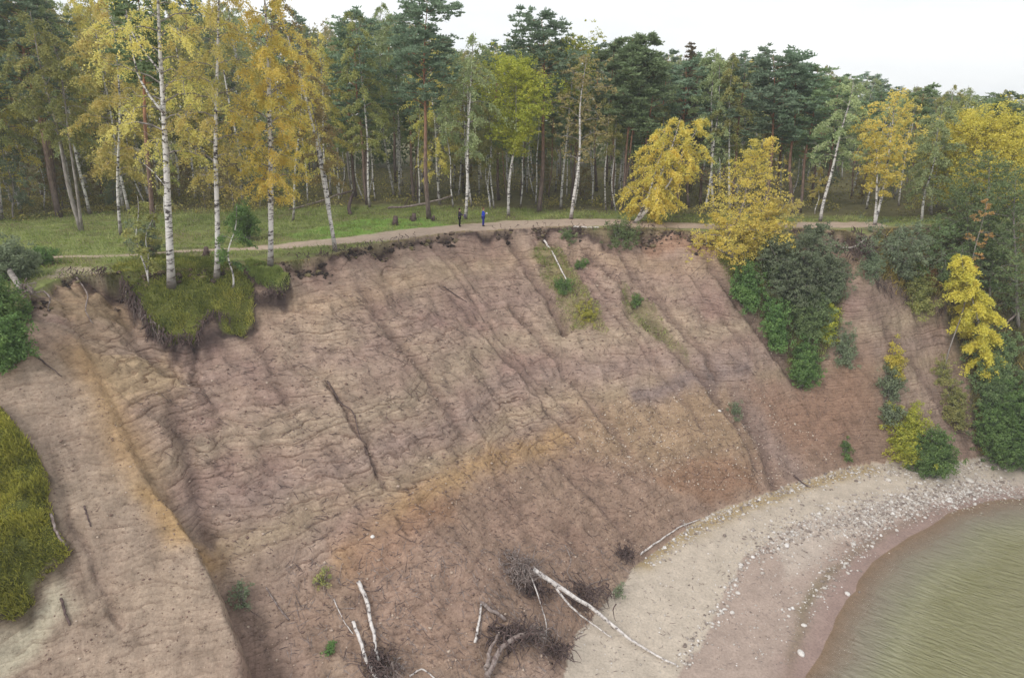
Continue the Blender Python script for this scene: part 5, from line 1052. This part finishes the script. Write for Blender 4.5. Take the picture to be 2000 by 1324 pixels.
# roots hanging from the slumped turf
def curtain(pts, n, L, seed, label):
    rr = np.random.default_rng(seed); w_ = wpts(pts, 0.0); e = empty('hanging_roots', w_[0]); a = Acc(); off = w_[0]
    for i in range(n):
        u = rr.uniform(0, 1); p = interp(w_, np.array([u]))[0] + rr.normal(size=3) * 0.15 + np.array([0, -0.12, 0.35]); ln = L * rr.uniform(0.4, 1.2); P = [p - off]
        for k in range(5):
            q = P[-1] + np.array([rr.normal() * 0.10, -0.06 + rr.normal() * 0.06, -ln / 5]); g = ground(q[0] + off[0], q[1] + off[1]) - off[2] + 0.04; q[2] = max(q[2], g); P.append(q)
        a.tube(np.array(P), np.linspace(0.036 * rr.uniform(0.5, 1.3), 0.010, 6), 4, cap=False)
    a.build('roots', BM['root' if seed % 2 else 'wood'], e); tag(e, label, 'roots', 'roots hanging from turf')
curtain([(238, 558), (270, 592), (298, 640), (335, 668)], 130, 1.3, 31, 'dark curtain of roots on the left side of the slumped turf')
curtain([(250, 570), (300, 640), (330, 668)], 40, 1.5, 32, 'pale roots among the dark ones left of the slumped turf')
curtain([(335, 668), (385, 666), (415, 618), (450, 628)], 110, 0.9, 33, 'dark roots under the lowest tip of the slumped turf')
curtain([(500, 582), (555, 584)], 50, 0.5, 35, 'dark roots under the small green turf slump')
curtain([(120, 540), (200, 534), (215, 535)], 45, 0.5, 37, 'dark roots under the left sandy lip')
curtain([(570, 505), (650, 496), (720, 480), (810, 464)], 60, 0.45, 39, 'dark roots under the lip below the forked birch')
curtain([(1660, 450), (1690, 470), (1700, 520), (1720, 560), (1790, 590), (1840, 610)], 130, 1.1, 41, 'dark roots around the root filled hollow on the right')
curtain([(960, 448), (1060, 442), (1190, 447), (1260, 446), (1330, 450)], 45, 0.4, 43, 'dark roots under the lip right of the walkers')

# ------------------------------------------------------------------ the two walkers
def plain(name, c, rough=0.8):
    m, nt, b = new_mat(name); b.inputs['Roughness'].default_value = rough
    k = mul(nt, ramp(nt, tex_noise(nt, 6, detail=3), [(0.3, tuple(0.8 * v for v in c)), (0.7, tuple(min(1, 1.1 * v) for v in c))]), ramp(nt, tex_noise(nt, 1, detail=0), [(0, g3(1)), (1, g3(1))])); nt.links.new(k, b.inputs['Base Color']); return m
def skin(name, P, E, R, mat, parent, sub=2):
    me = bpy.data.meshes.new(name); me.from_pydata([tuple(p) for p in P], E, []); o = bpy.data.objects.new(name, me); col.objects.link(o); o.parent = parent
    md = o.modifiers.new('skin', 'SKIN'); md.use_smooth_shade = True
    for v, rr in zip(me.skin_vertices[0].data, R): v.radius = rr if isinstance(rr, tuple) else (rr, rr)
    me.skin_vertices[0].data[0].use_root = True; s = o.modifiers.new('sub', 'SUBSURF'); s.levels = sub; s.render_levels = sub
    me.materials.append(mat); return o
def person(px, py, face, jacket, trousers, boots, hair, label, arms, holding=None, pack=None, spread=0.13):
    b = cast(px, py); e = empty('person', b); e.rotation_euler = (0, 0, face)     # faces local +X
    J, Tm, Bm, Hm, Sk = plain('jacket', jacket), plain('trousers', trousers), plain('boots', boots), plain('hair', hair), plain('skin', (0.55, 0.33, 0.25), 0.6)
    # body with face: one continuous surface
    P = [(0, 0, .95), (0.01, 0, 1.15), (0.01, 0, 1.38), (0.03, 0, 1.50), (0.06, 0, 1.60), (0.05, 0, 1.71), (0, .10, .92), (.03, spread, .50), (0, spread, .09), (.13, spread + .01, .05), (0, -.10, .92), (.0, -spread, .50), (-.04, -spread, .09), (.09, -spread - .01, .05)]
    E = [(0, 1), (1, 2), (2, 3), (3, 4), (4, 5), (0, 6), (6, 7), (7, 8), (8, 9), (0, 10), (10, 11), (11, 12), (12, 13)]
    R = [(.09, .11), (.10, .12), (.11, .15), .055, (.085, .075), (.075, .07), .06, .05, .036, .03, .06, .05, .036, .03]
    n = len(P)
    for sg, (el, wr) in zip((1, -1), arms):
        P += [(0.0, sg * .17, 1.42), el, wr]; E += [(2, n), (n, n + 1), (n + 1, n + 2)]; R += [.06, .045, .03]; n += 3
    skin('body', P, E, R, Sk, e)
    skin('jacket', [(0, 0, .86), (0.01, 0, 1.15), (0.0, 0, 1.38), (0.03, 0, 1.47)] + [(0, .18, 1.41), arms[0][0], tuple(0.15 * np.array(arms[0][0]) + 0.85 * np.array(arms[0][1]))] + [(0, -.18, 1.41), arms[1][0], tuple(0.15 * np.array(arms[1][0]) + 0.85 * np.array(arms[1][1]))],
         [(0, 1), (1, 2), (2, 3), (2, 4), (4, 5), (5, 6), (2, 7), (7, 8), (8, 9)], [(.16, .18), (.15, .17), (.15, .19), .075, .08, .062, .05, .08, .062, .05], J, e)
    skin('trousers', [(0, 0, .93), (0, .10, .86), (.03, spread, .50), (0, spread, .09), (0, -.10, .86), (0, -spread, .50), (-.04, -spread, .09)], [(0, 1), (1, 2), (2, 3), (0, 4), (4, 5), (5, 6)], [(.15, .17), .105, .082, .07, .105, .082, .07], Tm, e)
    for sg, x in ((1, 0), (-1, -.04)): skin('boot', [(x - .04, sg * spread, .10), (x + .02, sg * spread, .05), (x + .15, sg * spread, .045)], [(0, 1), (1, 2)], [.07, .062, .05], Bm, e)
    skin('hair', [(-.0, 0, 1.70), (-.03, 0, 1.66), (.03, 0, 1.745)], [(0, 1), (0, 2)], [(.09, .085), (.08, .08), (.06, .06)], Hm, e)
    nb = Acc(); nb.tube(np.array([[.125, 0, 1.655], [.15, 0, 1.625]]), [.012, .02], 5); nb.build('nose', Sk, e)
    for sg in (1, -1):
        ey = Acc(); ey.tube(np.array([[.128, sg * .03, 1.67], [.138, sg * .03, 1.67]]), [.011, .007], 6); ey.build('eye', Bm, e)
        wr = np.array(arms[0 if sg == 1 else 1][1]); el = np.array(arms[0 if sg == 1 else 1][0]); d = (wr - el) / np.linalg.norm(wr - el); sd3 = np.cross(d, [0, 0, 1.0]); sd3 /= np.linalg.norm(sd3) + 1e-9
        hd = Acc(); hd.tube(np.array([wr, wr + d * .05, wr + d * .09]), [.03, .04, .032], 6)
        for q in range(4):
            o_ = wr + d * .085 + sd3 * (q - 1.5) * .019; hd.tube(np.array([o_, o_ + d * (.04 + .006 * (q in (1, 2))), o_ + d * .06 + [0, 0, -.025]]), [.010, .009, .007], 5)
        o_ = wr + d * .03 + sd3 * .035; hd.tube(np.array([o_, o_ + sd3 * .02 + d * .02, o_ + sd3 * .025 + d * .05]), [.012, .010, .008], 5); hd.build('hand', Sk, e)
    tag(e, label, 'person'); return e, b
def box_thing(name, loc, size, mat, label, cat, rotz=0.0):
    V = S2V * 1.0; V = np.sign(V) * np.abs(V) ** 0.45 * np.array(size); o = make_mesh(name, V, S2F, mat, True, np.zeros(len(V)), 'leaf'); o.location = loc; o.rotation_euler = (0, 0, rotz); tag(o, label, cat); return o
e, b = person(898, 443, radians(5), (0.035, 0.03, 0.055), (0.008, 0.008, 0.010), (0.01, 0.01, 0.01), (0.05, 0.025, 0.02), 'walker in black trousers and dark jacket standing left of the one in blue', [((.16, .22, 1.18), (.36, .14, 1.12)), ((.16, -.22, 1.18), (.38, -.12, 1.10))], spread=0.09)
box_thing('shoulder_bag', (b[0] + 0.50, b[1] - 0.0, b[2] + 1.06), (0.13, 0.10, 0.15), plain('bag_cloth', (0.10, 0.09, 0.14)), 'dark grey bag held in front by the walker in black', 'bag')
e, b = person(944, 442, radians(-8), (0.015, 0.06, 0.55), (0.02, 0.03, 0.26), (0.01, 0.01, 0.012), (0.18, 0.09, 0.05), 'walker in bright blue jacket and blue trousers near the cliff edge', [((.08, .22, 1.18), (.24, .15, 1.22)), ((.08, -.22, 1.18), (.26, -.14, 1.22))], spread=0.08)
box_thing('white_cup', (b[0] + 0.36, b[1] - 0.09, b[2] + 1.25), (0.055, 0.055, 0.08), plain('white_plastic', (0.8, 0.82, 0.82)), 'small white thing held by the walker in blue', 'cup')
print('placed trees', len(placed))

def haze():
    x0, x1, y0, y1, z0, z1 = -470, 470, -420, 560, -7, 60
    V = np.array([[x, y, z] for x in (x0, x1) for y in (y0, y1) for z in (z0, z1)], float); F = np.array([[0, 1, 3, 2], [4, 6, 7, 5], [0, 4, 5, 1], [2, 3, 7, 6], [0, 2, 6, 4], [1, 5, 7, 3]])
    m = bpy.data.materials.new('haze_air'); m.use_nodes = True; nt = m.node_tree; nt.nodes.clear(); o = nt.nodes.new('ShaderNodeOutputMaterial'); v = nt.nodes.new('ShaderNodeVolumePrincipled')
    v.inputs['Density'].default_value = 0.0006; v.inputs['Color'].default_value = (0.90, 0.94, 1.0, 1); nt.links.new(v.outputs[0], o.inputs['Volume'])
    tag(make_mesh('haze', V, F, m), 'thin pale autumn haze in the air', 'haze', kind='stuff')
haze()
